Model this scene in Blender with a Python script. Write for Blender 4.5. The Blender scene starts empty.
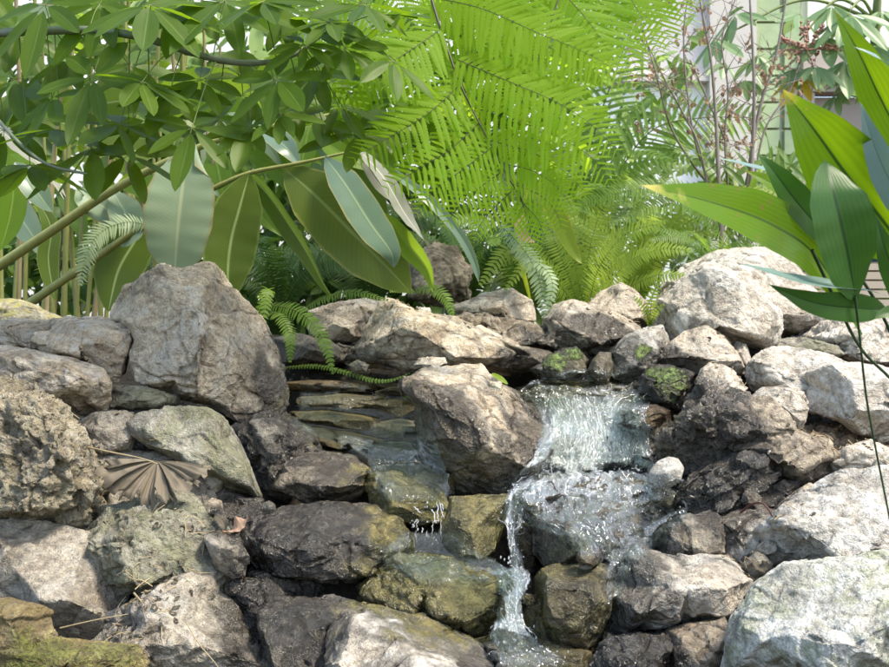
import bpy, math, random
import numpy as np
from mathutils import Vector, Matrix
from mathutils.geometry import delaunay_2d_cdt

# ------------------------------------------------------------------ camera, sky, sun, exposure
SC = bpy.context.scene
COL = SC.collection
R = math.radians
CAM_Z = 1.0
F = 988.0                      # focal length in photo pixels (889 wide)
cam_d = bpy.data.cameras.new('camera')
cam = bpy.data.objects.new('camera', cam_d)
COL.objects.link(cam)
cam.location = (0, 0, CAM_Z)
cam.rotation_euler = (R(90), 0, 0)
cam_d.sensor_width = 36.0
cam_d.lens = 36.0 * F / 889.0
cam_d.clip_start = 0.05
cam_d.clip_end = 300
cam_d.dof.use_dof = True
cam_d.dof.focus_distance = 2.35
cam_d.dof.aperture_fstop = 9.0
SC.camera = cam

SUN_EL, SUN_AZ = 60.0, 114.0    # azimuth measured from +Y (away from camera) towards +X
world = bpy.data.worlds.new('World')
SC.world = world
world.use_nodes = True
wn = world.node_tree.nodes; wl = world.node_tree.links
wn.clear()
sky = wn.new('ShaderNodeTexSky'); sky.sky_type = 'NISHITA'; sky.sun_disc = False
sky.sun_elevation = R(SUN_EL); sky.sun_rotation = R(SUN_AZ)
sky.air_density = 1.0; sky.dust_density = 1.5; sky.ozone_density = 1.0
bg = wn.new('ShaderNodeBackground'); bg.inputs['Strength'].default_value = 0.15
wo = wn.new('ShaderNodeOutputWorld')
wl.new(sky.outputs[0], bg.inputs[0]); wl.new(bg.outputs[0], wo.inputs[0])
sun_d = bpy.data.lights.new('sun', 'SUN'); sun_d.energy = 2.0; sun_d.angle = R(14)
sun_d.color = (1.0, 0.955, 0.88)
sun = bpy.data.objects.new('sun', sun_d); COL.objects.link(sun)
_d = Vector((math.sin(R(SUN_AZ)) * math.cos(R(SUN_EL)), math.cos(R(SUN_AZ)) * math.cos(R(SUN_EL)), math.sin(R(SUN_EL))))
sun.rotation_euler = _d.to_track_quat('Z', 'Y').to_euler()
sun.location = (0, 0, 12)
SC.view_settings.view_transform = 'Standard'
SC.view_settings.look = 'None'
SC.view_settings.gamma = 1
SC.view_settings.use_curve_mapping = False
SC.view_settings.exposure = 1.62
SC.view_settings.use_white_balance = True
SC.view_settings.white_balance_temperature = 7300
SC.view_settings.white_balance_tint = 8
SC.cycles.max_bounces = 8
SC.cycles.transparent_max_bounces = 16
SC.cycles.caustics_reflective = False
SC.cycles.caustics_refractive = False
SC.cycles.sample_clamp_indirect = 6

rng = np.random.default_rng(7)
random.seed(7)

# ------------------------------------------------------------------ helpers
def P(px, py, Y):
    return Vector(((px - 444.5) / F * Y, Y, CAM_Z + (333.5 - py) / F * Y))

FR = {'T1': (0, 0), 'T2': (295, 0), 'T3': (589, 0), 'M1': (0, 220), 'M2': (295, 220), 'M3': (589, 220),
      'B1': (0, 442), 'B2': (295, 442), 'B3': (589, 442), 'C1': (380, 330), 'C2': (150, 380), 'O': None}

def fr(k, pts):
    if FR[k] is None:
        return [tuple(p) for p in pts]
    ox, oy = FR[k]
    return [(ox + p[0] / 2.963, oy + p[1] / 2.963) + tuple(p[2:]) for p in pts]

def tag(o, label=None, cat=None, group=None, kind=None):
    if label: o['label'] = label
    if cat: o['category'] = cat
    if group: o['group'] = group
    if kind: o['kind'] = kind
    return o

def empty(name, loc=(0, 0, 0)):
    o = bpy.data.objects.new(name, None); COL.objects.link(o); o.location = loc
    o.empty_display_size = 0.05
    return o

# --- vectorised gradient noise
_perm = np.random.default_rng(11).permutation(256)
_perm = np.concatenate([_perm, _perm, _perm])
_g3 = np.random.default_rng(12).normal(size=(256, 3)); _g3 /= np.linalg.norm(_g3, axis=1)[:, None]
def pnoise(p):
    p = np.asarray(p, float)
    i = np.floor(p).astype(int); f = p - i; i &= 255
    u = f * f * f * (f * (f * 6 - 15) + 10)
    out = 0
    for dx in (0, 1):
        for dy in (0, 1):
            for dz in (0, 1):
                h = _perm[_perm[_perm[(i[:, 0] + dx) & 255] + ((i[:, 1] + dy) & 255)] + ((i[:, 2] + dz) & 255)]
                g = _g3[h]
                d = g[:, 0] * (f[:, 0] - dx) + g[:, 1] * (f[:, 1] - dy) + g[:, 2] * (f[:, 2] - dz)
                w = (u[:, 0] if dx else 1 - u[:, 0]) * (u[:, 1] if dy else 1 - u[:, 1]) * (u[:, 2] if dz else 1 - u[:, 2])
                out = out + d * w
    return out * 1.5
def fbm(p, octv=4, gain=0.5, lac=2.03):
    p = np.asarray(p, float); a = 1.0; s = 0; t = 0
    for k in range(octv):
        s = s + a * pnoise(p * lac ** k + 17.3 * k); t += a; a *= gain
    return s / t
def ridged(p, octv=4):
    a = 1.0; s = 0; t = 0
    for k in range(octv):
        s = s + a * (1 - np.abs(pnoise(p * 2.1 ** k + 9.1 * k)) * 2); t += a; a *= 0.5
    return s / t
_hv = np.random.default_rng(5).random((4096, 7))
def chips(p):
    """each voronoi cell carries its own tilted plane: a fractured, chipped surface"""
    i = np.floor(p).astype(int); best = np.full(len(p), 9e9); val = np.zeros(len(p)); sec = np.full(len(p), 9e9)
    for dx in (-1, 0, 1):
        for dy in (-1, 0, 1):
            for dz in (-1, 0, 1):
                c = i + np.array([dx, dy, dz])
                h = _hv[(c[:, 0] * 73856093 ^ c[:, 1] * 19349663 ^ c[:, 2] * 83492791) & 4095]
                d = p - (c + h[:, :3])
                q = (d * d).sum(1)
                m = q < best
                sec = np.where(m, best, np.minimum(sec, q))
                v = (d * (h[:, 3:6] - 0.5)).sum(1) * 2.4 + (h[:, 6] - 0.5) * 0.5
                val = np.where(m, v, val); best = np.where(m, q, best)
    edge = np.clip((np.sqrt(sec) - np.sqrt(best)) * 6, 0, 1)
    return val, edge

def mesh_arrays(me):
    v = np.empty(len(me.vertices) * 3); me.vertices.foreach_get('co', v); v = v.reshape(-1, 3)
    e = np.empty(len(me.edges) * 2, int); me.edges.foreach_get('vertices', e); e = e.reshape(-1, 2)
    return v, e
def mesh_normals(me):
    n = np.empty(len(me.vertices) * 3); me.vertices.foreach_get('normal', n)
    return n.reshape(-1, 3)
def set_co(me, v):
    me.vertices.foreach_set('co', np.ascontiguousarray(v, float).ravel()); me.update()
def laplace(v, e, it, k=0.5):
    n = len(v); deg = np.bincount(e.ravel(), minlength=n)[:, None]
    for _ in range(it):
        s = np.stack([np.bincount(e[:, 0], v[e[:, 1], a], n) + np.bincount(e[:, 1], v[e[:, 0], a], n) for a in range(3)], 1)
        v = v + k * (s / np.maximum(deg, 1) - v)
    return v
def set_attr(me, name, val):
    a = me.attributes.new(name, 'FLOAT', 'POINT'); a.data.foreach_set('value', np.ascontiguousarray(val, float).astype(np.float32))

class MB:
    """collects numpy pieces into one mesh"""
    def __init__(s): s.v = []; s.f = []; s.uv = []; s.r = []; s.n = 0
    def add(s, v, f, uv=None, rnd=None):
        v = np.asarray(v, float); f = np.asarray(f, int)
        if uv is None: uv = np.zeros((len(v), 2))
        s.v.append(v); s.f.append(f + s.n); s.uv.append(np.asarray(uv, float))
        s.r.append(np.full(len(v), rng.random() if rnd is None else rnd)); s.n += len(v)
    def build(s, name, mat, parent=None, smooth=True, origin=None):
        v = np.concatenate(s.v); uv = np.concatenate(s.uv)
        o3 = np.array(origin if origin is not None else (0, 0, 0), float)
        v = v - o3
        tri = [f for f in s.f if f.shape[1] == 3]; quad = [f for f in s.f if f.shape[1] == 4]
        loops = []; starts = []; tot = 0
        for arrs, k in ((tri, 3), (quad, 4)):
            if arrs:
                a = np.concatenate(arrs); loops.append(a.ravel()); starts.append(tot + np.arange(len(a)) * k); tot += a.size
        loops = np.concatenate(loops); starts = np.concatenate(starts)
        me = bpy.data.meshes.new(name)
        me.vertices.add(len(v)); me.vertices.foreach_set('co', v.ravel())
        me.loops.add(len(loops)); me.loops.foreach_set('vertex_index', loops.astype(np.int32))
        me.polygons.add(len(starts)); me.polygons.foreach_set('loop_start', starts.astype(np.int32))
        me.update(calc_edges=True); me.validate()
        ul = me.uv_layers.new(name='UVMap')
        li = np.empty(len(me.loops), np.int32); me.loops.foreach_get('vertex_index', li)
        ul.data.foreach_set('uv', uv[li].astype(np.float32).ravel())
        set_attr(me, 'rnd', np.concatenate(s.r))
        me.polygons.foreach_set('use_smooth', [smooth] * len(me.polygons))
        if mat: me.materials.append(mat)
        o = bpy.data.objects.new(name, me); COL.objects.link(o); o.location = o3
        if parent is not None:
            o.parent = parent
            o.location = Vector(o3) - parent.location
        return o

def grid_faces(nu, nv):
    """faces of a (nv rows) x (nu cols) grid"""
    i = np.arange(nv - 1)[:, None] * nu + np.arange(nu - 1)[None, :]
    i = i.ravel()
    return np.stack([i, i + 1, i + nu + 1, i + nu], 1)

def catmull(pts, n):
    p = np.asarray(pts, float)
    if len(p) == 2:
        t = np.linspace(0, 1, n)[:, None]; return p[0] * (1 - t) + p[1] * t
    q = np.concatenate([[2 * p[0] - p[1]], p, [2 * p[-1] - p[-2]]])
    seg = np.linalg.norm(np.diff(p, axis=0), axis=1) ** 0.8; cum = np.concatenate([[0], np.cumsum(seg)])
    s = np.linspace(0, cum[-1], n); k = np.clip(np.searchsorted(cum, s, side='right') - 1, 0, len(p) - 2)
    t = ((s - cum[k]) / (cum[k + 1] - cum[k]))[:, None]
    a, b, c, d = q[k], q[k + 1], q[k + 2], q[k + 3]
    return 0.5 * (2 * b + (c - a) * t + (2 * a - 5 * b + 4 * c - d) * t ** 2 + (3 * b - a - 3 * c + d) * t ** 3)

def norm(a):
    a = np.asarray(a, float); return a / np.maximum(np.linalg.norm(a, axis=-1, keepdims=True), 1e-9)

def tube(mb, pts, rad, seg=8, n=None, jitter=0.0, rnd=None, knots=0):
    n = n or max(4, len(pts) * 6)
    c = catmull(pts, n); t = norm(np.gradient(c, axis=0))
    r = np.interp(np.linspace(0, 1, n), np.linspace(0, 1, len(np.atleast_1d(rad))), np.atleast_1d(rad)) if np.ndim(rad) else np.full(n, rad)
    if jitter: r = r * (1 + jitter * pnoise(c * 40))
    if knots: r = r * (1 + 0.22 * np.exp(-((np.mod(np.linspace(0, 1, n) * knots, 1) - 0.5) / 0.06) ** 2))
    ref = np.array([0.31, 0.2, 0.93]); s = norm(np.cross(t, ref)); b = np.cross(t, s)
    a = np.linspace(0, 2 * math.pi, seg, endpoint=False)
    v = c[:, None] + r[:, None, None] * (np.cos(a)[None, :, None] * s[:, None] + np.sin(a)[None, :, None] * b[:, None])
    v = v.reshape(-1, 3); f = []
    i = np.arange(n - 1)[:, None] * seg; j = np.arange(seg)[None, :]; j2 = (j + 1) % seg
    f = np.stack([(i + j), (i + j2), (i + seg + j2), (i + seg + j)], -1).reshape(-1, 4)
    uv = np.stack([np.tile(np.linspace(0, 1, seg), n), np.repeat(np.linspace(0, 1, n), seg)], 1)
    mb.add(v, f, uv, rnd)
    return c

def new_mat(name):
    m = bpy.data.materials.new(name); m.use_nodes = True
    nt = m.node_tree; nt.nodes.clear()
    out = nt.nodes.new('ShaderNodeOutputMaterial')
    return m, nt, out
class NT:
    def __init__(s, nt): s.nt = nt
    def n(s, t, **kw):
        nd = s.nt.nodes.new(t)
        for k, v in kw.items():
            if k == 'inp':
                for kk, vv in v.items():
                    if hasattr(vv, 'is_linked'): s.nt.links.new(vv, nd.inputs[kk])
                    else: nd.inputs[kk].default_value = vv
            else: setattr(nd, k, v)
        return nd
    def l(s, a, b): s.nt.links.new(a, b)
    def noise(s, vec, scale, detail=6, rough=0.6, dist=0.0):
        return s.n('ShaderNodeTexNoise', inp={'Vector': vec, 'Scale': scale, 'Detail': detail, 'Roughness': rough, 'Distortion': dist}).outputs['Fac']
    def ramp(s, fac, stops, interp='LINEAR'):
        nd = s.n('ShaderNodeValToRGB'); nd.color_ramp.interpolation = interp
        cr = nd.color_ramp
        while len(cr.elements) < len(stops): cr.elements.new(0.5)
        for e, (p, c) in zip(cr.elements, stops):
            e.position = p; e.color = (c, c, c, 1) if not hasattr(c, '__len__') else (*c[:3], 1)
        s.l(fac, nd.inputs[0]); return nd.outputs[0]
    def mix(s, fac, a, b, mode='MIX'):
        nd = s.n('ShaderNodeMix', data_type='RGBA', blend_type=mode)
        for sock, v in ((nd.inputs[0], fac), (nd.inputs[6], a), (nd.inputs[7], b)):
            if hasattr(v, 'is_linked'): s.l(v, sock)
            elif hasattr(v, '__len__'): sock.default_value = (*v[:3], 1)
            else: sock.default_value = v
        return nd.outputs[2]
    def math(s, op, a, b=0.0, c=0.0, clamp=False):
        nd = s.n('ShaderNodeMath', operation=op, use_clamp=clamp)
        for k, v in enumerate((a, b, c)):
            if hasattr(v, 'is_linked'): s.l(v, nd.inputs[k])
            else: nd.inputs[k].default_value = v
        return nd.outputs[0]
    def attr(s, name): return s.n('ShaderNodeAttribute', attribute_name=name).outputs['Fac']
    def bump(s, h, strength, dist, nrm=None):
        nd = s.n('ShaderNodeBump', inp={'Height': h, 'Strength': strength, 'Distance': dist})
        if nrm is not None: s.l(nrm, nd.inputs['Normal'])
        return nd.outputs[0]
# ------------------------------------------------------------------ stone materials
def rock_mat(name, base, alt, spot, strata=0.0, sdir=(0.2, 0.1, 1.0), lichen=0.0, lichcol=(0.30, 0.32, 0.16), vein=0.3, pit=0.2, rough=0.85, bumpk=1.0, white=0.25):
    m, nt, out = new_mat(name); g = NT(nt)
    geo = g.n('ShaderNodeNewGeometry')
    v = geo.outputs['Position']
    n1 = g.attr('na'); n2 = g.attr('nb'); n4 = g.attr('nc'); crack = g.attr('crack')
    n3 = g.noise(v, 75.0, 4, 0.75); nf = g.noise(v, 34.0, 5, 0.72, 0.6)
    col = g.mix(g.ramp(n1, [(0.38, 0), (0.62, 1)]), base, alt)
    n2f = g.math('ADD', g.math('MULTIPLY', n2, 0.6), g.math('MULTIPLY', nf, 0.4))
    col = g.mix(g.ramp(n2f, [(0.48, 0), (0.60, 0.75)]), col, spot)
    col = g.mix(0.8, col, g.ramp(n3, [(0.28, 0.2), (0.5, 0.52), (0.72, 0.84)]), 'OVERLAY')
    n5 = g.noise(v, 260.0, 2, 0.7)
    col = g.mix(0.45, col, g.ramp(n5, [(0.3, 0.3), (0.5, 0.53), (0.7, 0.82)]), 'OVERLAY')
    n4f = g.math('ADD', g.math('MULTIPLY', n4, 0.6), g.math('MULTIPLY', nf, 0.4))
    col = g.mix(g.math('MULTIPLY', g.ramp(n4f, [(0.50, 0), (0.60, 1)]), white), col, (0.62, 0.60, 0.56))
    col = g.mix(g.math('MULTIPLY', crack, vein), col, (0.10, 0.07, 0.045))
    hts = g.math('MULTIPLY', crack, -0.9)
    if strata > 0:
        mp = g.n('ShaderNodeVectorMath', operation='DOT_PRODUCT', inp={1: tuple(Vector(sdir).normalized())}); g.l(v, mp.inputs[0])
        wv = g.math('ADD', g.math('MULTIPLY', mp.outputs['Value'], 60.0), g.math('MULTIPLY', n1, 9.0))
        cx = g.n('ShaderNodeCombineXYZ'); g.l(wv, cx.inputs[2])
        sn = g.noise(cx.outputs[0], 1.0, 4, 0.7)
        col = g.mix(g.math('MULTIPLY', g.ramp(sn, [(0.42, 0), (0.62, 1)]), strata), col, g.mix(0.5, spot, (0.06, 0.045, 0.03)))
        hts = g.math('ADD', hts, g.math('MULTIPLY', sn, strata))
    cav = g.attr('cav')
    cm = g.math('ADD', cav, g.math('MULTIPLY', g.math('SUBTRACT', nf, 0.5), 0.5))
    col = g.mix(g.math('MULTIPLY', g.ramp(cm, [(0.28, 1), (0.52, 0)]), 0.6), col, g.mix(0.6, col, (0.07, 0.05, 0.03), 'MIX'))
    if lichen > 0:
        nl = g.math('ADD', g.math('MULTIPLY', g.math('SUBTRACT', 1.0, n4), 0.45), g.math('MULTIPLY', nf, 0.55))
        col = g.mix(g.math('MULTIPLY', g.ramp(nl, [(0.49, 0), (0.57, 1)]), lichen), col, lichcol)
    alg = g.attr('alga')
    acol = g.mix(g.ramp(n2f, [(0.42, 0), (0.58, 1)]), (0.09, 0.082, 0.016), (0.29, 0.245, 0.09))
    am = g.math('MULTIPLY', alg, g.ramp(nf, [(0.25, 0.35), (0.55, 1)]))
    col = g.mix(am, col, acol)
    wet = g.attr('wet')
    wm = g.math('MULTIPLY', wet, g.ramp(g.math('SUBTRACT', 1.0, nf), [(0.30, 0.72), (0.52, 1)]))
    col = g.mix(g.math('MULTIPLY', wm, g.math('SUBTRACT', 0.92, g.math('MULTIPLY', am, 0.55))), col, g.mix(1.0, col, (0.11, 0.10, 0.085), 'MULTIPLY'))
    mo = g.attr('moss')
    mm = g.math('MULTIPLY', mo, g.ramp(n3, [(0.35, 0.2), (0.5, 1)]), clamp=True)
    mc = g.mix(g.ramp(n3, [(0.38, 0), (0.62, 1)]), (0.03, 0.06, 0.006), (0.13, 0.20, 0.02))
    col = g.mix(mm, col, mc)
    rg = g.math('ADD', g.math('MULTIPLY', wm, -(rough - 0.11)), g.math('ADD', rough - 0.08, g.math('MULTIPLY', n3, 0.16)), clamp=True)
    rg = g.math('ADD', rg, g.math('MULTIPLY', mm, 0.5), clamp=True)
    hh = g.math('ADD', g.math('MULTIPLY', n3, 0.9), hts)
    hh = g.math('ADD', hh, g.math('ADD', g.math('MULTIPLY', nf, 2.2), g.math('MULTIPLY', n5, 0.35)))
    pv = g.n('ShaderNodeTexVoronoi', inp={'Vector': v, 'Scale': 80.0})
    hh = g.math('ADD', hh, g.math('MULTIPLY', g.ramp(pv.outputs['Distance'], [(0.0, 0), (0.35, 1)]), pit))
    hh = g.math('ADD', hh, g.math('MULTIPLY', mm, 1.2))
    nr = g.bump(hh, 1.0 * bumpk, 0.009)
    bs = g.n('ShaderNodeBsdfPrincipled', inp={'Base Color': col, 'Roughness': rg, 'Normal': nr})
    g.l(g.math('MULTIPLY', wm, 0.9), bs.inputs['Specular IOR Level'])
    bs.inputs['Specular IOR Level'].default_value = 0.5
    g.l(g.math('ADD', g.math('MULTIPLY', wm, 0.5), 0.4), bs.inputs['Specular IOR Level'])
    g.l(bs.outputs[0], out.inputs[0])
    return m

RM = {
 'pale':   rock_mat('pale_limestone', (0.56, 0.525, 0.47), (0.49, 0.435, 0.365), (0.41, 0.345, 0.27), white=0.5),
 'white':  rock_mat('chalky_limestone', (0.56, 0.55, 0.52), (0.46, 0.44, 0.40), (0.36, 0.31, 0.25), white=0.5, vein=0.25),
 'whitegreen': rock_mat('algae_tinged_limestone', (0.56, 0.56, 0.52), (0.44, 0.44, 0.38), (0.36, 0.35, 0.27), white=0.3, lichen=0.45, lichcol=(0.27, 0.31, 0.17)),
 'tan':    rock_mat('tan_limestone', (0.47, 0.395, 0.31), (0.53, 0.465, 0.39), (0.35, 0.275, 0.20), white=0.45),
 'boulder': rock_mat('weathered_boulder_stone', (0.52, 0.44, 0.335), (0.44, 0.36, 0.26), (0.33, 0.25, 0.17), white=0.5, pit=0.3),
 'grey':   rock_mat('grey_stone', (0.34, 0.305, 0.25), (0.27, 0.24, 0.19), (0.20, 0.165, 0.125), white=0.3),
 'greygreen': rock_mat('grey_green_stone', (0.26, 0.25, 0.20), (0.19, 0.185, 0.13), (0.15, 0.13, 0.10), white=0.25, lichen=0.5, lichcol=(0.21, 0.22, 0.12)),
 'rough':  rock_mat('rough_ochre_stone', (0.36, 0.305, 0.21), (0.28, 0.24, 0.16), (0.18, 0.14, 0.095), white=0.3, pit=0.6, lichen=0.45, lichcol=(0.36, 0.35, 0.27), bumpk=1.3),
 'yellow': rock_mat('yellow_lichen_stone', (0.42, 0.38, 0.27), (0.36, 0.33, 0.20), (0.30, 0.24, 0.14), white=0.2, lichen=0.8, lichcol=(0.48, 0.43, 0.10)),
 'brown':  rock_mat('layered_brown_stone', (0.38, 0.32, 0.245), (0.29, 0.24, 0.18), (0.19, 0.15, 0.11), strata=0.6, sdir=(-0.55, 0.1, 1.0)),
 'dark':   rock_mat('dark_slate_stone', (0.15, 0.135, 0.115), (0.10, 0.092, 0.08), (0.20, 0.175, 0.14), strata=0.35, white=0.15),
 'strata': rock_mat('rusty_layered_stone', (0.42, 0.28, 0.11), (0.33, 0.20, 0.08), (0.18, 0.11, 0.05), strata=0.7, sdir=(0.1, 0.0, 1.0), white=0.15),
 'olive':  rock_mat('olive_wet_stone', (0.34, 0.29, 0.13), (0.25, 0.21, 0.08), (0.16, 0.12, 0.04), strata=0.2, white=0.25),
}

# ------------------------------------------------------------------ where water, algae and moss reach (world spheres)
def zone(px, py, Y, r, k=1.0): p = P(px, py, Y); return (p.x, p.y, p.z, r, k)
WET = [zone(450, 440, 2.35, .09), zone(415, 470, 2.35, .10), zone(330, 410, 2.7, .20), zone(400, 440, 2.6, .14), zone(300, 445, 2.45, .10),
       zone(585, 395, 2.75, .24), zone(585, 440, 2.6, .19), zone(590, 490, 2.35, .24), zone(520, 520, 2.2, .13), zone(670, 480, 2.4, .13),
       zone(560, 560, 2.05, .20), zone(510, 600, 2.0, .16), zone(440, 560, 2.05, .22), zone(410, 520, 2.2, .16), zone(515, 650, 1.85, .13),
       zone(600, 600, 1.85, .12), zone(600, 655, 1.8, .11), zone(640, 655, 1.8, .08), zone(690, 425, 2.45, .13), zone(700, 445, 2.4, .13), zone(735, 440, 2.35, .07), zone(715, 410, 2.42, .06), zone(720, 475, 2.28, .13), zone(740, 480, 2.25, .09), zone(765, 495, 2.3, .07),
       zone(620, 370, 2.85, .07), zone(660, 385, 2.8, .10), zone(300, 540, 2.15, .16), zone(340, 470, 2.3, .08), zone(440, 410, 2.4, .06),
       zone(300, 620, 1.85, .10), zone(270, 600, 1.95, .10), zone(350, 350, 2.85, .06), zone(375, 375, 2.8, .07), zone(490, 560, 2.1, .12),
       zone(250, 460, 2.5, .09), zone(432, 425, 2.36, .10), zone(445, 455, 2.33, .08), zone(470, 480, 2.33, .06), zone(550, 385, 2.8, .08), zone(610, 360, 2.85, .05)]
ALG = [zone(420, 590, 2.0, .13), zone(520, 610, 2.0, .09), zone(480, 520, 2.15, .10), zone(415, 495, 2.3, .12), zone(395, 540, 2.15, .07),
       zone(340, 410, 2.7, .13, .8), zone(580, 385, 2.85, .10, .5), zone(470, 625, 1.95, .03), zone(575, 615, 1.95, .05, .5), zone(660, 440, 2.55, .07, .45),
       zone(480, 465, 2.35, .05, .6), zone(395, 535, 2.1, .05, .6), zone(610, 500, 2.2, .06, .4), zone(40, 655, 1.66, .05, .4), zone(570, 560, 2.05, .06, .6)]
MOS = [zone(555, 358, 2.8, .035), zone(575, 350, 2.85, .025), zone(655, 370, 2.75, .03), zone(670, 380, 2.72, .04), zone(645, 355, 2.85, .03), zone(672, 390, 2.7, .03),
       zone(420, 395, 2.6, .03, .5), zone(40, 655, 1.66, .05, .4), zone(105, 655, 1.66, .05, .4)]
def field(v, zs, nz):
    out = np.zeros(len(v))
    for x, y, z, r, k in zs:
        d = np.sqrt((v[:, 0] - x) ** 2 + ((v[:, 1] - y) * 0.7) ** 2 + (v[:, 2] - z) ** 2)
        out = np.maximum(out, k * np.clip((r * (1.15 + 0.9 * nz) - d) / (0.35 * r) + 0.5, 0, 1))
    return out

# ------------------------------------------------------------------ stone builder
VOX = 0.0045
ROCKS = []
def rock(name, label, k, outline, Y, th, mat, inner=None, style='facet', vox=None, amp=1.0, smooth=1, wet=0.0, alga=0.0, moss=0.0,
         cat=None, group='rocks of the cascade', top=0.5, bot=0.12, dry=1.0, grow=1.0, cuts=None, sdir=(0.15, 0.0, 1.0), seed=0, bulge=1.0):
    rr = np.random.default_rng(seed + len(ROCKS) * 13 + 1)
    ol = fr(k, outline)
    base = np.array([(p[0], p[1]) for p in ol]); n = len(ol)
    c0 = base.mean(0); dd = base - c0; ln = np.linalg.norm(dd, axis=1, keepdims=True)
    base = c0 + dd * (1.012 + 2.0 / ln) * grow
    ymin, ymax = base[:, 1].min(), base[:, 1].max()
    cen = base.mean(0)
    def tfrac(y): return np.clip((y - ymin) / max(ymax - ymin, 1), 0, 1)
    ody = [p[2] if len(p) > 2 else th * (bot + (top - bot) * (1 - tfrac(p[1])) ** 1.3) for p in ol]
    pts2, dys = [tuple(b) for b in base], list(ody)
    front = []
    if inner is not None:
        for q in fr(k, inner): front.append((q[0], q[1], q[2] * bulge))
    else:
        for i in range(n):
            if rr.random() < 0.72 or n < 7:
                s = rr.uniform(0.42, 0.78); j = i + rr.uniform(-.3, .3)
                a = base[i] * (1 - abs(j - i)) + base[(i + 1) % n] * abs(j - i)
                q = cen + (a - cen) * s
                t = tfrac(q[1])
                front.append((q[0], q[1], -th * (0.12 + 0.38 * t ** 0.7) * rr.uniform(0.7, 1.25) * bulge * (1.25 - 0.45 * s)))
        q = cen + rr.uniform(-.12, .12, 2) * (base.max(0) - base.min(0))
        front.append((q[0], q[1], -th * rr.uniform(0.35, 0.5) * bulge))
    back = []
    for i in range(0, n):
        q = cen + (base[i] - cen) * 0.72
        back.append((q[0], q[1], th * (top + 0.35) * rr.uniform(.85, 1.1)))
    V3 = []; 
    def w3(px, py, dy): return P(px, py, Y + dy)
    faces = []
    V3 = [w3(b[0], b[1], d) for b, d in zip(pts2, dys)]
    def side(extra, flip):
        co = [Vector((b[0], -b[1])) for b in pts2] + [Vector((e[0], -e[1])) for e in extra]
        vs, es, fs, ov, oe, of = delaunay_2d_cdt(co, [], [list(range(n))], 1, 1e-4)
        idx = []
        for vi, orig in enumerate(ov):
            if orig and orig[0] < n: idx.append(orig[0])
            elif orig:
                e = extra[orig[0] - n]; V3.append(w3(*e)); idx.append(len(V3) - 1)
            else:
                V3.append(w3(vs[vi][0], -vs[vi][1], 0)); idx.append(len(V3) - 1)
        for f in fs:
            t = [idx[a] for a in f]
            # orientation: counter-clockwise in the image plane looks at the camera
            a = sum(vs[f[i]][0] * vs[f[(i + 1) % len(f)]][1] - vs[f[(i + 1) % len(f)]][0] * vs[f[i]][1] for i in range(len(f)))
            if (a < 0) != flip: t = t[::-1]
            if len(set(t)) >= 3: faces.append(t)
    side(front, False); side(back, True)
    me = bpy.data.meshes.new('tmp'); me.from_pydata([tuple(v) for v in V3], [], faces); me.update()
    tmp = bpy.data.objects.new('tmp', me); COL.objects.link(tmp)
    s = Y / F
    size = math.sqrt(np.ptp(base[:, 0]) * np.ptp(base[:, 1])) * s
    vx = vox or min(VOX, max(0.0022, size / 45)) * (Y / 2.3)
    md = tmp.modifiers.new('r', 'REMESH'); md.mode = 'VOXEL'; md.voxel_size = vx; md.adaptivity = 0
    dg = bpy.context.evaluated_depsgraph_get(); dg.update()
    m2 = bpy.data.meshes.new_from_object(tmp.evaluated_get(dg))
    bpy.data.objects.remove(tmp); bpy.data.meshes.remove(me)
    v, e = mesh_arrays(m2)
    v = laplace(v, e, smooth)
    if style != 'smooth':
        y0_, y1_ = v[:, 1].min(), v[:, 1].max()
        np_ = cuts if cuts is not None else {'facet': 16, 'rough': 6, 'strata': 9}[style]
        for _ in range(np_):
            nn_ = norm(rr.normal(0, 1, 3) * [1, .9, .9] + [0, -.55, .25]); pr_ = v @ nn_; h_ = np.quantile(pr_, rr.uniform(.85, .96))
            v = v - np.clip(pr_ - h_, 0, None)[:, None] * nn_ * .97
        v = laplace(v, e, 1, .2)
        v[:, 1] = y0_ + (v[:, 1] - v[:, 1].min()) / np.ptp(v[:, 1]) * (y1_ - y0_)
    # bring the outer shape back to the drawn outline after the facets are cut
    for pass_ in range(2 if style != 'smooth' else 0):
     pxy = np.stack([444.5 + v[:, 0] / v[:, 1] * F, 333.5 - (v[:, 2] - CAM_Z) / v[:, 1] * F], 1); NB = 140
     cc_ = base.mean(0); rel = pxy - cc_; th_ = np.arctan2(rel[:, 1], rel[:, 0]); rad_ = np.linalg.norm(rel, axis=1)
     bi = np.minimum(((th_ + math.pi) / (2 * math.pi) * NB).astype(int), NB - 1); act = np.zeros(NB); np.maximum.at(act, bi, rad_)
     act = np.where(act < 1e-3, rad_.max(), act); tar = np.zeros(NB); A_, B_ = base - cc_, np.roll(base, -1, 0) - cc_
     for b_ in range(NB):
         a_ = -math.pi + (b_ + .5) * 2 * math.pi / NB; dx_, dy_ = math.cos(a_), math.sin(a_); E_ = B_ - A_
         den = dx_ * E_[:, 1] - dy_ * E_[:, 0]; den = np.where(np.abs(den) < 1e-9, 1e-9, den)
         t_ = (A_[:, 0] * E_[:, 1] - A_[:, 1] * E_[:, 0]) / den; u_ = (A_[:, 0] * dy_ - A_[:, 1] * dx_) / den
         ok_ = (t_ > 0) & (u_ >= -.001) & (u_ <= 1.001); tar[b_] = t_[ok_].max() if ok_.any() else act[b_]
     rt = np.clip(tar / act, .75, 1.9); rt = (np.roll(rt, 1) + 4 * rt + np.roll(rt, -1)) / 6
     k_ = np.interp((th_ + math.pi) / (2 * math.pi) * NB - .5, np.arange(-1, NB + 1), np.concatenate([[rt[-1]], rt, [rt[0]]]))
     pxy = cc_ + rel * k_[:, None]
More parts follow.
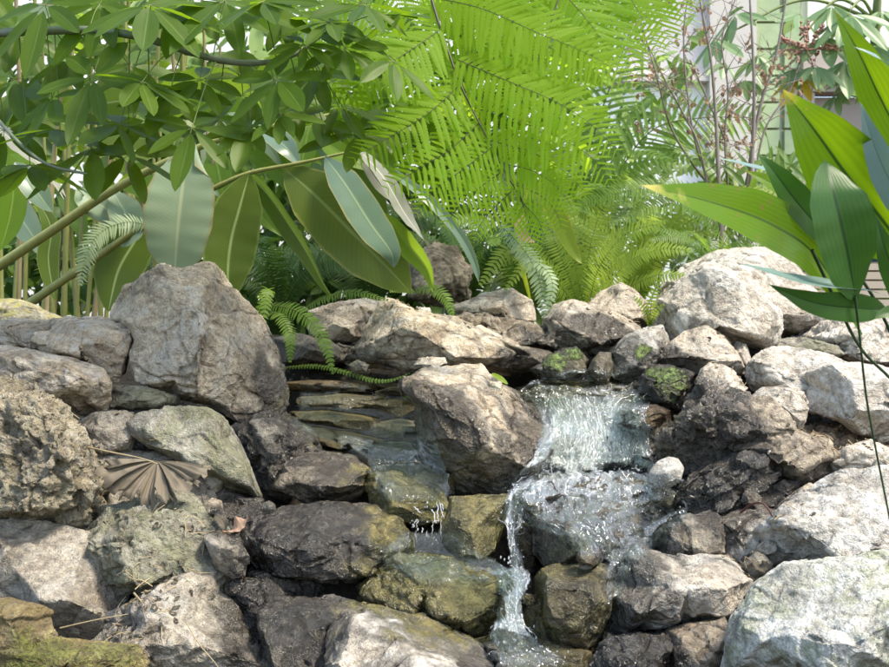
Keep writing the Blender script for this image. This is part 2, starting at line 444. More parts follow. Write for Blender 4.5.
     v[:, 0] = (pxy[:, 0] - 444.5) / F * v[:, 1]; v[:, 2] = CAM_Z + (333.5 - pxy[:, 1]) / F * v[:, 1]
    set_co(m2, v); nr = mesh_normals(m2)
    so = rr.uniform(-20, 20, 3); q = v + so
    warp = np.stack([fbm(q * 7 + a, 3) for a in (0, 31, 67)], 1)
    d = np.zeros(len(v)); A = amp * min(1.0, size / 0.25)
    if style in ('facet', 'rough', 'strata'):
        ka, kb = {'facet': (0.42, 0.95), 'rough': (0.6, 1.6), 'strata': (0.4, 0.5)}[style]
        c1, e1 = chips((q + warp * 0.03) / 0.13); c2, e2 = chips((q + warp * 0.02) / 0.045)
        c3, e3 = chips((q + warp * 0.01) / 0.018)
        d += A * (0.020 * ka * c1 + 0.0052 * kb * c2 + 0.0018 * kb * c3 - 0.0016 * (1 - e1) - 0.001 * (1 - e2))
    d += A * (0.012 if style != 'facet' else 0.006) * fbm(q * 9, 5, 0.55)
    c1b, eb = chips((q + warp * 0.035) / 0.09)
    ckm = np.clip(1 - eb * 1.6, 0, 1) * np.clip(fbm(q * 5 + 40, 2) * 5 + 0.3, 0, 1)
    if style != 'smooth': d -= A * 0.004 * ckm
    if style == 'rough':
        d += A * (0.010 * ridged(q * 22 + warp, 5) - 0.005)
        d -= A * 0.012 * np.clip(pnoise(q * 28) - 0.12, 0, 1)
    if style == 'smooth': pass
    else: d += A * 0.0035 * fbm(q * 55, 4, 0.6)
    if style == 'strata':
        sd = norm(np.array(sdir)); L = (q @ sd) / 0.022 + 1.3 * fbm(q * 6, 4) * 1.6
        li = np.floor(L).astype(int); f = L - li
        h0 = _hv[li & 4095, 0]; h1 = _hv[(li + 1) & 4095, 0]
        w = np.clip((f - 0.78) / 0.22, 0, 1); w = w * w * (3 - 2 * w)
        d += A * (0.022 * ((h0 * (1 - w) + h1 * w) - 0.5) - 0.006 * np.exp(-((f - 0.85) / 0.08) ** 2))
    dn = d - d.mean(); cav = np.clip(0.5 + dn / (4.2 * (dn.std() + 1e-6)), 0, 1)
    v = v + nr * d[:, None]
    set_co(m2, v)
    nz = fbm(v * 14, 4)
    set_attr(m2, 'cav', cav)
    set_attr(m2, 'crack', ckm if style != 'smooth' else ckm * 0.2)
    set_attr(m2, 'na', 0.5 + 0.5 * fbm(q * 5 + warp * .3, 4)); set_attr(m2, 'nb', 0.5 + 0.5 * fbm(q * 19 + warp * .4, 4, .65)); set_attr(m2, 'nc', 0.5 + 0.5 * fbm(q * 11 + warp * 1.2 + 5, 5, .65))
    set_attr(m2, 'wet', np.clip(np.maximum(dry * field(v, WET, nz), wet * (0.85 + 0.6 * nz)), 0, 1))
    set_attr(m2, 'alga', np.clip(np.maximum(dry * field(v, ALG, nz), alga * (0.85 + nz)), 0, 1))
    nr = mesh_normals(m2)
    set_attr(m2, 'moss', np.clip(np.maximum(field(v, MOS, nz), moss) * np.clip(nr[:, 2] * 1.6 + 0.5, 0, 1), 0, 1))
    m2.polygons.foreach_set('use_smooth', [True] * len(m2.polygons))
    m2.materials.clear(); m2.materials.append(RM[mat] if isinstance(mat, str) else mat)
    m2.name = name
    c = v.mean(0); c[2] = v[:, 2].min()
    set_co(m2, v - c)
    o = bpy.data.objects.new(name, m2); COL.objects.link(o); o.location = c
    tag(o, label, cat or name.replace('_', ' ').split()[-1], group)
    ROCKS.append(o)
    return o
# ------------------------------------------------------------------ ground under and behind the stones
def ground_z(x, y):
    prof = np.interp(y, [0.0, 1.3, 1.5, 1.8, 2.0, 2.2, 2.4, 2.6, 2.9, 3.2, 3.5, 4.2, 30], [.0, .02, .12, .33, .40, .50, .63, .70, .80, .90, .96, .99, 1.0])
    return prof
def build_ground():
    xs = np.concatenate([np.linspace(-30, -3, 14), np.linspace(-2.4, 2.4, 240), np.linspace(3, 30, 14)])
    ys = np.concatenate([np.linspace(-6, 1.2, 10), np.linspace(1.4, 4.4, 220), np.linspace(4.8, 40, 30)])
    X, Y = np.meshgrid(xs, ys)
    v = np.stack([X.ravel(), Y.ravel(), ground_z(X.ravel(), Y.ravel()) - .02 * np.exp(-((Y.ravel() - 2.3) / .8) ** 2)], 1)
    near = np.exp(-((v[:, 1] - 2.6) / 1.6) ** 2)
    v[:, 2] += near * (0.05 * fbm(v * 4, 4) + 0.016 * fbm(v * 22, 4) + 0.012 * chips(v / 0.07)[0])
    # the two stream beds lie a little lower
    for bx, w, y0, y1 in ((-0.22, .22, 2.3, 3.1), (0.40, .26, 2.2, 3.2), (0.12, .2, 1.5, 2.3)):
        v[:, 2] -= 0.16 * np.exp(-((v[:, 0] - bx) / w) ** 2) * np.clip((v[:, 1] - y0) / .15, 0, 1) * np.clip((y1 - v[:, 1]) / .15, 0, 1)
    m, nt, out = new_mat('wet_earth'); g = NT(nt)
    pos = g.n('ShaderNodeNewGeometry').outputs['Position']
    a = g.noise(pos, 14, 10, 0.75); b = g.noise(pos, 70, 6, 0.8)
    col = g.mix(g.ramp(a, [(0.35, 0), (0.65, 1)]), (0.022, 0.017, 0.012), (0.07, 0.052, 0.035))
    col = g.mix(g.ramp(b, [(0.5, 0), (0.72, 1)]), col, (0.12, 0.10, 0.07))
    bs = g.n('ShaderNodeBsdfPrincipled', inp={'Base Color': col, 'Roughness': 0.7, 'Normal': g.bump(g.math('ADD', a, b), 1.0, 0.02)})
    g.l(bs.outputs[0], out.inputs[0])
    mb = MB(); mb.add(v, grid_faces(len(xs), len(ys))); o = mb.build('ground', m); tag(o, 'dark damp earth under the stones', kind='structure')
build_ground()

# ------------------------------------------------------------------ loose grit and gravel in the crevices
def gravel():
    import bmesh
    T = []
    for k in range(6):
        bm = bmesh.new(); bmesh.ops.create_icosphere(bm, subdivisions=2, radius=1); r3 = np.random.default_rng(k)
        v = np.array([q.co[:] for q in bm.verts]); f = np.array([[q.index for q in p.verts] for p in bm.faces]); bm.free()
        for _ in range(9):
            n = norm(r3.normal(0, 1, 3)); h = r3.uniform(.45, .8); d = v @ n; v = v - np.clip(d - h, 0, None)[:, None] * n
        T.append((v * np.array([1, .8, .6]) * (1 + .06 * fbm(v * 3 + k, 2))[:, None], f))
    r2 = np.random.default_rng(8); mb = MB()
    for i in range(9000):
        x, y = r2.uniform(-1.25, 1.35), r2.uniform(1.55, 3.5); s = .003 + .012 * r2.random() ** 3; v, f = T[i % 6]
        if -.5 < x < .55 and field(np.array([[x, y, float(ground_z(x, y)) + .05]]), WET, np.zeros(1))[0] > 0: continue
        a = r2.uniform(0, 6.28, 3); M = np.array(Matrix.Rotation(a[0], 3, 'X') @ Matrix.Rotation(a[1], 3, 'Z'))
        z = float(ground_z(x, y)) - .02 * math.exp(-((y - 2.3) / .8) ** 2) + r2.uniform(-.012, .018)
        mb.add((v @ M.T) * s + np.array([x, y, z]), f)
    m, nt, out = new_mat('crevice_gravel'); g = NT(nt); pos = g.n('ShaderNodeNewGeometry').outputs['Position']; n_ = g.noise(pos, 90, 4, .7)
    c = g.mix(g.attr('rnd'), (.05, .04, .03), (.20, .165, .125)); c = g.mix(.6, c, g.ramp(n_, [(.3, .3), (.7, .75)]), 'OVERLAY')
    bs = g.n('ShaderNodeBsdfPrincipled', inp={'Base Color': c, 'Roughness': .6, 'Normal': g.bump(n_, .8, .003)}); g.l(bs.outputs[0], out.inputs[0])
    o = mb.build('gravel', m); tag(o, 'loose grit and small stones in the crevices', kind='stuff')
gravel()
# ------------------------------------------------------------------ the stones, back to front
# far row
rock('boulder', 'huge pale boulder lying behind the tan-faced one at upper right', 'M3',
     [(190, 250), (225, 185), (300, 130), (400, 97), (520, 85), (600, 118), (660, 200), (715, 290), (700, 322), (640, 342), (560, 345), (400, 350), (240, 340)], 3.35, .40, 'pale', amp=1.1, seed=2)
rock('boulder', 'big pale boulder with a broad tan face above the small triangular stone', 'M3',
     [(185, 320), (215, 235), (250, 210), (340, 135), (380, 138), (440, 168), (500, 215), (560, 270), (568, 312), (550, 362), (500, 378), (420, 362), (340, 335), (260, 362), (225, 372)], 3.0, .30, 'pale',
     inner=[(285, 215, -.05), (400, 195, -.13), (470, 250, -.19), (440, 320, -.15), (300, 300, -.12), (540, 300, -.08), (250, 290, -.06), (370, 270, -.16)], amp=.6, grow=1.03)
rock('boulder', 'cracked pale boulder at the far right edge under the broad leaves', 'M3',
     [(600, 345), (700, 308), (800, 285), (930, 275), (960, 440), (770, 432), (680, 400)], 3.05, .30, 'pale', style='rough', amp=.9)
rock('stone', 'flat greenish-topped stone between the big pale boulder and the cracked one', 'M3',
     [(510, 378), (560, 352), (640, 350), (740, 372), (780, 400), (700, 425), (560, 425)], 2.95, .22, 'greygreen', amp=.6)
rock('stone', 'leaning wedge of tan stone beneath the bright sword fern', 'M3',
     [(-20, 262), (40, 215), (95, 190), (130, 212), (186, 265), (180, 303), (150, 322), (60, 300), (0, 300)], 3.2, .18, 'tan', amp=.6)
rock('stone', 'rounded tan stone at the head of the cascade beside the wedge', 'O',
     [(543, 318), (556, 306), (572, 301), (588, 306), (602, 305), (625, 317), (641, 327), (638, 340), (615, 347), (575, 348), (550, 338)], 3.0, .2, 'tan', amp=.7)
rock('stone', 'tall brown stone standing under the drooping ginger leaf', 'M2',
     [(330, 160), (360, 110), (400, 70), (470, 90), (515, 150), (508, 230), (440, 245), (340, 235)], 3.45, .25, 'brown', style='rough', amp=.9)
rock('stone', 'ochre stone with pale scars behind the crumbly ledge', 'M2',
     [(470, 255), (560, 222), (640, 205), (700, 240), (705, 300), (600, 305), (500, 292)], 3.2, .25, 'tan', amp=.8)
rock('stone', 'smooth brown stone in the shade behind the sloping slab', 'M2',
     [(45, 270), (110, 250), (200, 235), (270, 250), (230, 340), (160, 362), (60, 368), (40, 320)], 3.15, .22, 'tan', amp=.6)
rock('stone', 'dark undercut stone below the shaded fern at the left channel head', 'M2',
     [(-60, 350), (20, 340), (120, 362), (180, 370), (160, 425), (60, 428), (-40, 425)], 3.05, .25, 'dark', wet=.5, amp=.8)
rock('stone', 'crumbling brown ledge above the sloping slab', 'M2',
     [(440, 292), (520, 275), (640, 298), (735, 310), (805, 345), (800, 380), (700, 385), (560, 350), (450, 330)], 3.05, .2, 'brown', style='rough', amp=1.3)
rock('slab', 'long brown slab sloping down to the right above the central boulder', 'M2',
     [(150, 412), (195, 360), (225, 315), (266, 238), (300, 240), (360, 272), (480, 292), (600, 342), (720, 382), (795, 400), (755, 442), (620, 458), (560, 445), (380, 440), (280, 442), (180, 438)], 2.88, .26, 'boulder',
     inner=[(290, 270, -.02), (260, 350, -.08), (380, 320, -.06), (380, 400, -.14), (500, 340, -.07), (520, 410, -.12), (640, 400, -.10), (230, 400, -.08), (450, 380, -.13)], amp=.6, grow=1.03)
rock('pebble', 'pale stone chip on the foot of the sloping slab', 'M2', [(355, 430), (370, 410), (440, 408), (445, 425), (400, 438)], 2.7, .05, 'tan', amp=.5)
rock('pebble', 'small pale stone lying at the slab\'s left foot', 'M2', [(165, 430), (185, 420), (215, 430), (205, 445), (175, 446)], 2.68, .05, 'pale', amp=.5)
rock('pebble', 'small light knob of stone on top of the sloping slab', 'M2', [(352, 285), (365, 262), (395, 264), (405, 290), (380, 300)], 2.95, .05, 'pale', amp=.5)
rock('stone', 'dark mossy stone where the water enters at the top', 'M2',
     [(700, 440), (735, 412), (790, 383), (830, 378), (865, 415), (855, 450), (800, 470), (730, 470)], 2.85, .13, 'dark', moss=.0, wet=.5, amp=.8)
rock('stone', 'round tan stone leaning on the white-topped one beside the water', 'M3', [(0, 445), (12, 420), (30, 396), (62, 396), (72, 430), (55, 478), (20, 478)], 2.83, .10, 'tan', style='smooth', amp=.6)
rock('stone', 'small cream stone behind the round tan one', 'M3', [(-5, 388), (8, 366), (45, 356), (85, 362), (80, 395), (40, 402), (5, 402)], 3.0, .10, 'pale', style='smooth', amp=.6)
rock('stone', 'pointed stone with a white top and black wet base', 'M3',
     [(55, 392), (85, 368), (110, 346), (160, 330), (212, 317), (236, 375), (205, 412), (185, 452), (120, 482), (65, 472)], 2.86, .15, 'white',
     inner=[(90, 395, -.02), (150, 385, -.05), (200, 365, -.04), (130, 430, -.06)], wet=.25, amp=.7)
rock('stone', 'mossy dark stone bank below the triangular tan stone', 'M3',
     [(130, 490), (185, 430), (250, 438), (310, 455), (290, 510), (262, 560), (200, 545), (150, 520)], 2.76, .16, 'dark', moss=.0, wet=.7, amp=.9)
rock('stone', 'triangular tan stone with a sharp sunlit crest', 'M3',
     [(188, 415), (235, 372), (290, 335), (342, 317), (400, 342), (440, 388), (462, 455), (400, 466), (320, 452), (240, 450)], 2.82, .20, 'tan',
     inner=[(350, 335, .02), (300, 400, -.06), (380, 400, -.10), (430, 440, -.05), (250, 425, -.04)], amp=.7)
rock('stone', 'small sandy stone in the cleft beside the big pale boulder', 'M3',
     [(420, 385), (440, 365), (465, 372), (480, 420), (465, 460), (445, 430)], 2.85, .08, 'tan', amp=.7)
rock('boulder', 'low pale boulder with a rounded white crown on the right bank', 'M3',
     [(470, 480), (472, 430), (500, 398), (550, 380), (640, 384), (720, 402), (790, 430), (810, 480), (740, 545), (640, 540), (560, 545), (490, 505)], 2.68, .26, 'pale',
     inner=[(520, 420, .02), (640, 420, .03), (540, 480, -.07), (660, 480, -.08), (740, 470, -.03)], amp=.6)
rock('boulder', 'broad tan-faced boulder on the right bank under the dark leaf stem', 'M3',
     [(600, 500), (650, 455), (720, 432), (800, 428), (940, 448), (960, 640), (850, 655), (790, 632), (740, 590), (660, 560)], 2.55, .26, 'pale',
     inner=[(690, 470, .02), (850, 460, .03), (730, 540, -.08), (860, 520, -.12), (800, 600, -.08), (920, 560, -.10)], amp=.8)
rock('stone', 'grey split stone standing between the dark crag and the sandy gap', 'M3',
     [(480, 540), (520, 505), (580, 500), (622, 520), (640, 560), (620, 620), (560, 640), (500, 590)], 2.5, .16, 'pale', amp=.8, grow=1.12)
rock('stone', 'pale split rock with a folded crest above the dark crag', 'M3',
     [(310, 480), (335, 440), (360, 424), (400, 442), (440, 470), (472, 495), (460, 530), (400, 540), (330, 530)], 2.6, .12, 'tan', amp=1.1, style='strata', sdir=(.7, 0, -1))
rock('crag', 'craggy stone stained black by water right of the cascade', 'O',
     [(663, 475), (660, 448), (672, 425), (688, 402), (698, 384), (712, 382), (735, 396), (752, 400), (775, 415), (792, 432), (800, 450), (770, 470), (720, 480), (690, 490)], 2.48, .24, 'brown', style='rough', wet=.7, amp=1.1, grow=1.06)
rock('stone', 'yellow-brown layered stone in the middle of the right bank', 'M3',
     [(400, 620), (410, 570), (460, 540), (530, 545), (570, 590), (600, 640), (560, 665), (480, 670), (420, 660)], 2.40, .15, 'brown', style='strata', sdir=(.5, 0, 1), amp=1.0, grow=1.22)
rock('stone', 'split brown stone overhanging the black layered rock', 'B3',
     [(440, 20), (500, -10), (590, -30), (690, -5), (722, 50), (720, 92), (640, 130), (600, 100), (520, 70)], 2.36, .2, 'brown', style='strata', sdir=(-.25, 0, 1), amp=1.0, grow=1.15)
rock('crag', 'black and ochre layered rock behind the white pebble', 'B3',
     [(275, 210), (290, 130), (330, 90), (400, 50), (450, 28), (540, 45), (590, 90), (600, 150), (560, 195), (480, 208), (380, 218)], 2.34, .2, 'dark', style='strata', sdir=(-.6, 0, 1), amp=1.2, wet=.62, grow=1.12)
rock('pebble', 'smooth cream pebble wedged beside the waterfall', 'B3', [(180, 118), (183, 88), (205, 60), (235, 47), (262, 52), (278, 78), (268, 112), (240, 130), (205, 138)], 2.30, .07, 'white', style='smooth', amp=.3, smooth=14, dry=.12,
     inner=[(225, 90, -.035), (250, 80, -.03), (205, 100, -.025), (235, 110, -.028)], cat='pebble')
rock('stone', 'grey lichen-spotted stone tucked under the black layered rock', 'B3',
     [(205, 310), (215, 270), (250, 235), (300, 222), (350, 212), (385, 235), (398, 330), (330, 350), (240, 345)], 2.18, .14, 'grey', style='strata', sdir=(1, 0, .15), amp=1.0, grow=1.12)
rock('stone', 'small pale slab between the grey stone and the great white block', 'B3',
     [(380, 235), (430, 215), (500, 205), (560, 215), (545, 260), (530, 340), (480, 372), (420, 350), (390, 300)], 2.2, .14, 'pale', amp=.7, grow=1.12)
rock('stone', 'long yellowish stone edge leading up from the great white block', 'B3',
     [(520, 225), (560, 185), (610, 150), (650, 125), (665, 135), (620, 185), (560, 232)], 2.22, .08, 'tan', amp=.6)
rock('stone', 'lumpy grey stone at the right edge above the great white block', 'B3',
     [(700, 60), (760, 20), (830, 0), (900, 30), (900, 100), (800, 110), (730, 95)], 2.35, .14, 'pale', style='rough', amp=.8)
rock('block', 'great angular white block on the right with a shaded left face', 'B3',
     [(490, 258), (545, 225), (600, 182), (680, 120), (742, 80), (800, 82), (940, 62), (960, 330), (770, 348), (650, 362), (545, 374), (520, 340)], 2.08, .26, 'white',
     inner=[(560, 225, .0), (690, 235, -.06), (620, 275, -.10), (655, 345, -.07), (780, 190, -.03), (860, 150, .02), (760, 280, -.12), (880, 250, -.12)], amp=.75)
rock('boulder', 'largest white boulder in the lower right corner, tinged green', 'B3',
     [(380, 720), (400, 640), (405, 580), (425, 518), (500, 420), (578, 366), (680, 352), (760, 345), (840, 325), (950, 300), (980, 730)], 1.72, .35, 'whitegreen',
     inner=[(580, 400, .06), (760, 380, .08), (500, 470, -.03), (640, 450, -.01), (820, 430, -.01), (450, 560, -.09), (580, 540, -.10), (760, 560, -.13), (900, 500, -.10), (640, 650, -.18), (480, 660, -.13)], amp=.7)
rock('stone', 'pink-grey angular stone with a blue-green patch beside the white boulder', 'B3',
     [(45, 580), (62, 480), (82, 400), (115, 345), (152, 304), (200, 328), (250, 342), (330, 336), (402, 338), (450, 370), (497, 406), (445, 470), (400, 525), (270, 530), (150, 560), (90, 600)], 1.98, .22, 'pale',
     inner=[(160, 340, .0), (240, 365, .03), (130, 440, -.07), (270, 420, -.03), (400, 360, .02), (360, 450, -.09), (240, 510, -.08), (430, 420, -.04)], amp=.6)
rock('stone', 'rusty broken stone under the pink-grey one', 'B3',
     [(235, 560), (300, 535), (395, 515), (412, 560), (392, 650), (380, 730), (230, 730)], 1.88, .18, 'brown', amp=1.0)
rock('crag', 'dark pitted stone at the bottom edge right of the stream', 'B3',
     [(-40, 730), (0, 650), (20, 600), (60, 565), (150, 562), (235, 560), (262, 620), (250, 740)], 1.84, .2, 'dark', style='rough', wet=.6, amp=1.2)

# left bank
rock('boulder', 'great tilted boulder standing over the left bank', 'M1',
     [(328, 292), (345, 250), (370, 215), (410, 180), (450, 152), (490, 137), (540, 150), (600, 132), (632, 133), (655, 155), (700, 215), (760, 275), (800, 340), (825, 400), (848, 470), (856, 540), (822, 578), (770, 600), (700, 592), (640, 562), (600, 538), (520, 522), (450, 492), (398, 470), (386, 430), (396, 360), (360, 310)], 2.6, .34, 'boulder',
     inner=[(400, 235, .02), (425, 300, -.07), (480, 190, -.01), (560, 250, -.07), (640, 180, .06), (700, 275, -.02), (430, 430, -.10), (560, 400, -.19), (570, 300, -.13), (690, 370, -.15), (740, 480, -.15), (620, 490, -.17), (800, 500, -.06), (770, 400, -.07)], amp=.8, vox=.0038)
rock('stone', 'yellow-lichened stone at the far left behind the long slab', 'M1',
     [(-60, 240), (0, 235), (60, 242), (120, 262), (188, 293), (180, 330), (80, 330), (-60, 330)], 2.8, .22, 'yellow', amp=.6)
rock('slab', 'long flat-topped slab at the left edge over a shadowed groove', 'M1',
     [(-60, 300), (40, 292), (120, 296), (210, 292), (300, 288), (350, 292), (396, 322), (392, 362), (375, 420), (345, 478), (305, 470), (240, 425), (100, 398), (-60, 372)], 2.5, .26, 'boulder',
     inner=[(60, 318, .04), (200, 315, .05), (330, 318, .02), (80, 345, -.05), (220, 355, -.07), (300, 385, -.07), (360, 360, -.05), (100, 385, .0), (330, 440, -.04)], amp=.7)
rock('boulder', 'pale stained boulder below the long slab, left of the thin flat stone', 'M1',
     [(-60, 372), (20, 376), (70, 380), (150, 402), (235, 418), (300, 440), (318, 470), (322, 520), (312, 562), (240, 578), (180, 545), (90, 500), (-60, 490)], 2.38, .22, 'boulder', amp=.7, style='facet')
rock('stone', 'thin flat stone wedged under the great boulder', 'M1',
     [(303, 497), (325, 489), (420, 497), (480, 508), (528, 522), (522, 545), (470, 562), (400, 560), (320, 556), (306, 530)], 2.42, .12, 'greygreen', amp=.45)
rock('stone', 'small rough grey stone left of the greenish slab', 'O',
     [(74, 424), (95, 413), (132, 412), (138, 432), (130, 452), (105, 456), (85, 448)], 2.33, .12, 'grey', style='rough', amp=.8)
rock('slab', 'greenish tilted slab with a pointed right end', 'O',
     [(127, 424), (138, 413), (152, 409), (180, 408), (206, 409), (222, 418), (238, 442), (250, 468), (262, 496), (256, 501), (235, 495), (212, 479), (190, 466), (176, 459), (150, 447), (131, 434)], 2.26, .18, 'greygreen',
     inner=[(160, 422, .02), (200, 420, .02), (185, 440, -.05), (220, 450, -.05), (235, 475, -.06), (150, 435, -.04), (212, 466, -.07)], amp=.55)
rock('stone', 'rough grey wet rock in the hollow right of the greenish slab', 'O',
     [(232, 428), (250, 418), (275, 412), (300, 425), (322, 440), (325, 465), (290, 498), (268, 498), (255, 475), (240, 450)], 2.52, .2, 'grey', style='rough', amp=1.2, wet=.4)
rock('boulder', 'rough ochre boulder at the left edge with a flaky top', 'O',
     [(-25, 380), (12, 377), (30, 380), (48, 390), (62, 402), (70, 420), (84, 440), (88, 462), (100, 478), (108, 495), (110, 513), (85, 522), (55, 528), (20, 525), (-25, 522)], 2.12, .26, 'rough', style='rough', amp=1.5,
     inner=[(20, 395, .02), (50, 415, -.02), (10, 430, -.10), (50, 460, -.12), (85, 490, -.07), (30, 500, -.14), (75, 450, -.05)])
rock('stone', 'angular brown stone on the dark slab beside the left stream', 'C2',
     [(358, 322), (375, 285), (400, 250), (440, 228), (480, 218), (540, 222), (600, 230), (650, 268), (662, 320), (625, 350), (560, 367), (480, 366), (410, 338)], 2.33, .18, 'brown',
     inner=[(450, 255, -.0), (530, 250, -.02), (560, 290, -.08), (480, 310, -.09), (600, 270, -.03), (620, 320, -.05), (540, 345, -.07), (420, 300, -.05)], wet=.75, amp=1.0)
rock('slab', 'wide dark wet slab across the hollow left of the yellow stone', 'C2',
     [(255, 465), (270, 440), (300, 405), (350, 388), (420, 373), (520, 370), (600, 370), (680, 385), (740, 402), (772, 450), (768, 508), (720, 535), (690, 560), (650, 580), (600, 592), (500, 595), (400, 586), (330, 565), (280, 530), (262, 500)], 2.16, .24, 'dark',
     inner=[(350, 405, .03), (500, 395, .04), (640, 405, .03), (330, 460, -.05), (480, 440, -.05), (620, 440, -.06), (700, 450, -.04), (420, 540, -.12), (560, 550, -.13), (680, 520, -.07), (740, 480, -.03)], wet=.8, amp=.8)
rock('stone', 'olive wet stone veiled by the left stream', 'B2',
     [(215, 130), (240, 90), (300, 85), (360, 110), (420, 140), (455, 200), (450, 235), (380, 248), (300, 228), (225, 190)], 2.3, .18, 'olive', style='strata', wet=.5, alga=.5)
rock('block', 'square yellow-green wet block between the two streams', 'B2',
     [(430, 262), (452, 222), (463, 166), (540, 162), (632, 160), (625, 200), (608, 260), (590, 322), (560, 347), (490, 350), (452, 310)], 2.18, .2, 'olive', style='facet',
     inner=[(475, 178, .05), (610, 176, .05), (460, 235, -.04), (600, 225, -.04), (470, 290, -.08), (570, 300, -.07)], wet=.3, alga=.9, amp=.55)
rock('slab', 'broad algae-yellow stone at the foot of the left stream', 'B2',
     [(172, 462), (185, 435), (230, 398), (285, 352), (330, 335), (400, 330), (460, 335), (520, 348), (570, 370), (620, 395), (652, 422), (612, 452), (606, 500), (590, 550), (560, 590), (480, 565), (420, 535), (380, 515), (250, 495)], 2.02, .24, 'olive', style='strata',
     inner=[(300, 370, .04), (420, 355, .05), (540, 375, .04), (250, 420, -.03), (380, 410, -.04), (500, 415, -.05), (590, 430, -.03), (300, 470, -.09), (440, 490, -.11), (550, 500, -.09), (540, 560, -.08)], wet=.35, alga=.85, amp=1.0)
rock('stone', 'dark brown stone at the bottom left of the front pale rock', 'O',
     [(255, 612), (272, 598), (300, 597), (340, 598), (370, 606), (350, 625), (332, 650), (325, 690), (270, 690), (262, 640)], 1.9, .2, 'dark', wet=.45, amp=1.0, alga=.1)
rock('stone', 'pale cream rock at the bottom centre cracked down the middle', 'B2',
     [(70, 740), (85, 650), (100, 560), (125, 520), (155, 498), (230, 488), (262, 490), (320, 505), (382, 512), (440, 540), (500, 570), (560, 600), (580, 635), (590, 740)], 1.78, .26, 'pale',
     inner=[(170, 520, .05), (300, 530, .05), (440, 570, .03), (140, 590, -.04), (280, 610, -.05), (420, 640, -.06), (530, 640, -.02), (250, 690, -.12), (430, 710, -.12)], amp=.7)
rock('stone', 'rounded brown stone at the right shoulder of the bottom pale rock', 'B2',
     [(560, 600), (590, 595), (625, 625), (640, 680), (650, 740), (570, 740), (575, 660)], 1.86, .13, 'tan', style='smooth', wet=.4)
rock('outcrop', 'lumpy green-grey outcrop with a knobbly crest below the dried leaf', 'O',
     [(55, 548), (80, 530), (102, 522), (110, 512), (135, 508), (160, 502), (185, 503), (205, 518), (225, 540), (240, 560), (222, 582), (205, 592), (150, 590), (95, 580)], 2.04, .26, 'greygreen', style='rough', amp=.8, grow=1.12, bot=-.05)
rock('stone', 'small sharp-edged stone at the right end of the lumpy outcrop', 'O',
     [(205, 538), (220, 532), (238, 540), (247, 556), (244, 574), (232, 578), (216, 568)], 2.0, .1, 'grey', amp=.7)
rock('slab', 'smooth grey slab filling the lower left', 'O',
     [(-25, 528), (20, 527), (60, 532), (88, 540), (112, 552), (128, 566), (120, 590), (112, 610), (100, 632), (60, 640), (20, 625), (-25, 610)], 1.97, .24, 'grey',
     inner=[(20, 540, .06), (60, 545, .05), (20, 570, -.02), (75, 570, -.0), (40, 600, -.09), (95, 600, -.06), (100, 575, -.02)], amp=.4, grow=1.14, bot=-.05, cuts=4)
rock('outcrop', 'big lumpy grey outcrop at the bottom left above the log', 'O',
     [(92, 640), (105, 622), (125, 612), (150, 600), (168, 588), (185, 583), (205, 582), (228, 592), (248, 606), (264, 626), (274, 650), (276, 690), (90, 690)], 1.92, .30, 'grey', style='rough', amp=.7, grow=1.13, bot=-.05)
rock('stone', 'dark wet stone in the crack right of the lumpy outcrops', 'O',
     [(232, 592), (245, 580), (268, 582), (282, 595), (285, 625), (276, 640), (258, 622)], 2.0, .12, 'dark', style='rough', wet=.5)
rock('stone', 'dark knobbly stone in the shade under the wide wet slab', 'O',
     [(245, 572), (262, 566), (300, 575), (330, 588), (320, 605), (280, 606), (252, 596)], 2.12, .14, 'dark', style='rough', wet=.55)

# the thin ledges of the left channel
LED = [([(286, 382), (320, 380), (370, 382), (416, 385), (430, 388), (428, 396), (380, 395), (330, 392), (288, 392)], 2.93, 'strata', 'topmost thin wet ledge at the head of the left channel'),
       ([(300, 397), (345, 395), (380, 397), (405, 400), (404, 410), (368, 408), (330, 408), (301, 406)], 2.83, 'strata', 'second thin rusty ledge of the left channel'),
       ([(372, 403), (400, 402), (432, 405), (434, 418), (400, 419), (374, 415)], 2.86, 'strata', 'short olive ledge against the central boulder'),
       ([(292, 411), (330, 412), (362, 416), (378, 420), (372, 431), (335, 427), (294, 422)], 2.74, 'strata', 'rust-edged ledge in the middle of the left channel'),
       ([(368, 424), (400, 421), (432, 424), (438, 438), (404, 440), (370, 436)], 2.76, 'tan', 'stained sandy ledge beside the foot of the central boulder'),
       ([(296, 426), (335, 431), (366, 436), (384, 441), (380, 452), (342, 448), (298, 440)], 2.66, 'strata', 'broad brown ledge over the black gap in the left channel'),
       ([(362, 443), (400, 443), (440, 446), (446, 462), (410, 464), (366, 458)], 2.62, 'olive', 'lowest right ledge under the foaming left stream'),
       ([(300, 444), (340, 452), (375, 458), (372, 466), (330, 462), (300, 454)], 2.60, 'dark', 'black wet ledge just above the angular brown stone'),
       ([(378, 465), (420, 466), (450, 472), (452, 494), (420, 490), (384, 482)], 2.46, 'olive', 'sloping ledge the left stream slides over')]
for i, (pl, y, mt, lb) in enumerate(LED):
    rock('ledge', lb, 'O', pl, y, .20, mt, style='facet', wet=.30, alga=.2, dry=.55, amp=.35, cuts=6, top=.22, bot=.16, seed=i, group='thin ledges of the left channel', vox=.0028, grow=1.03)
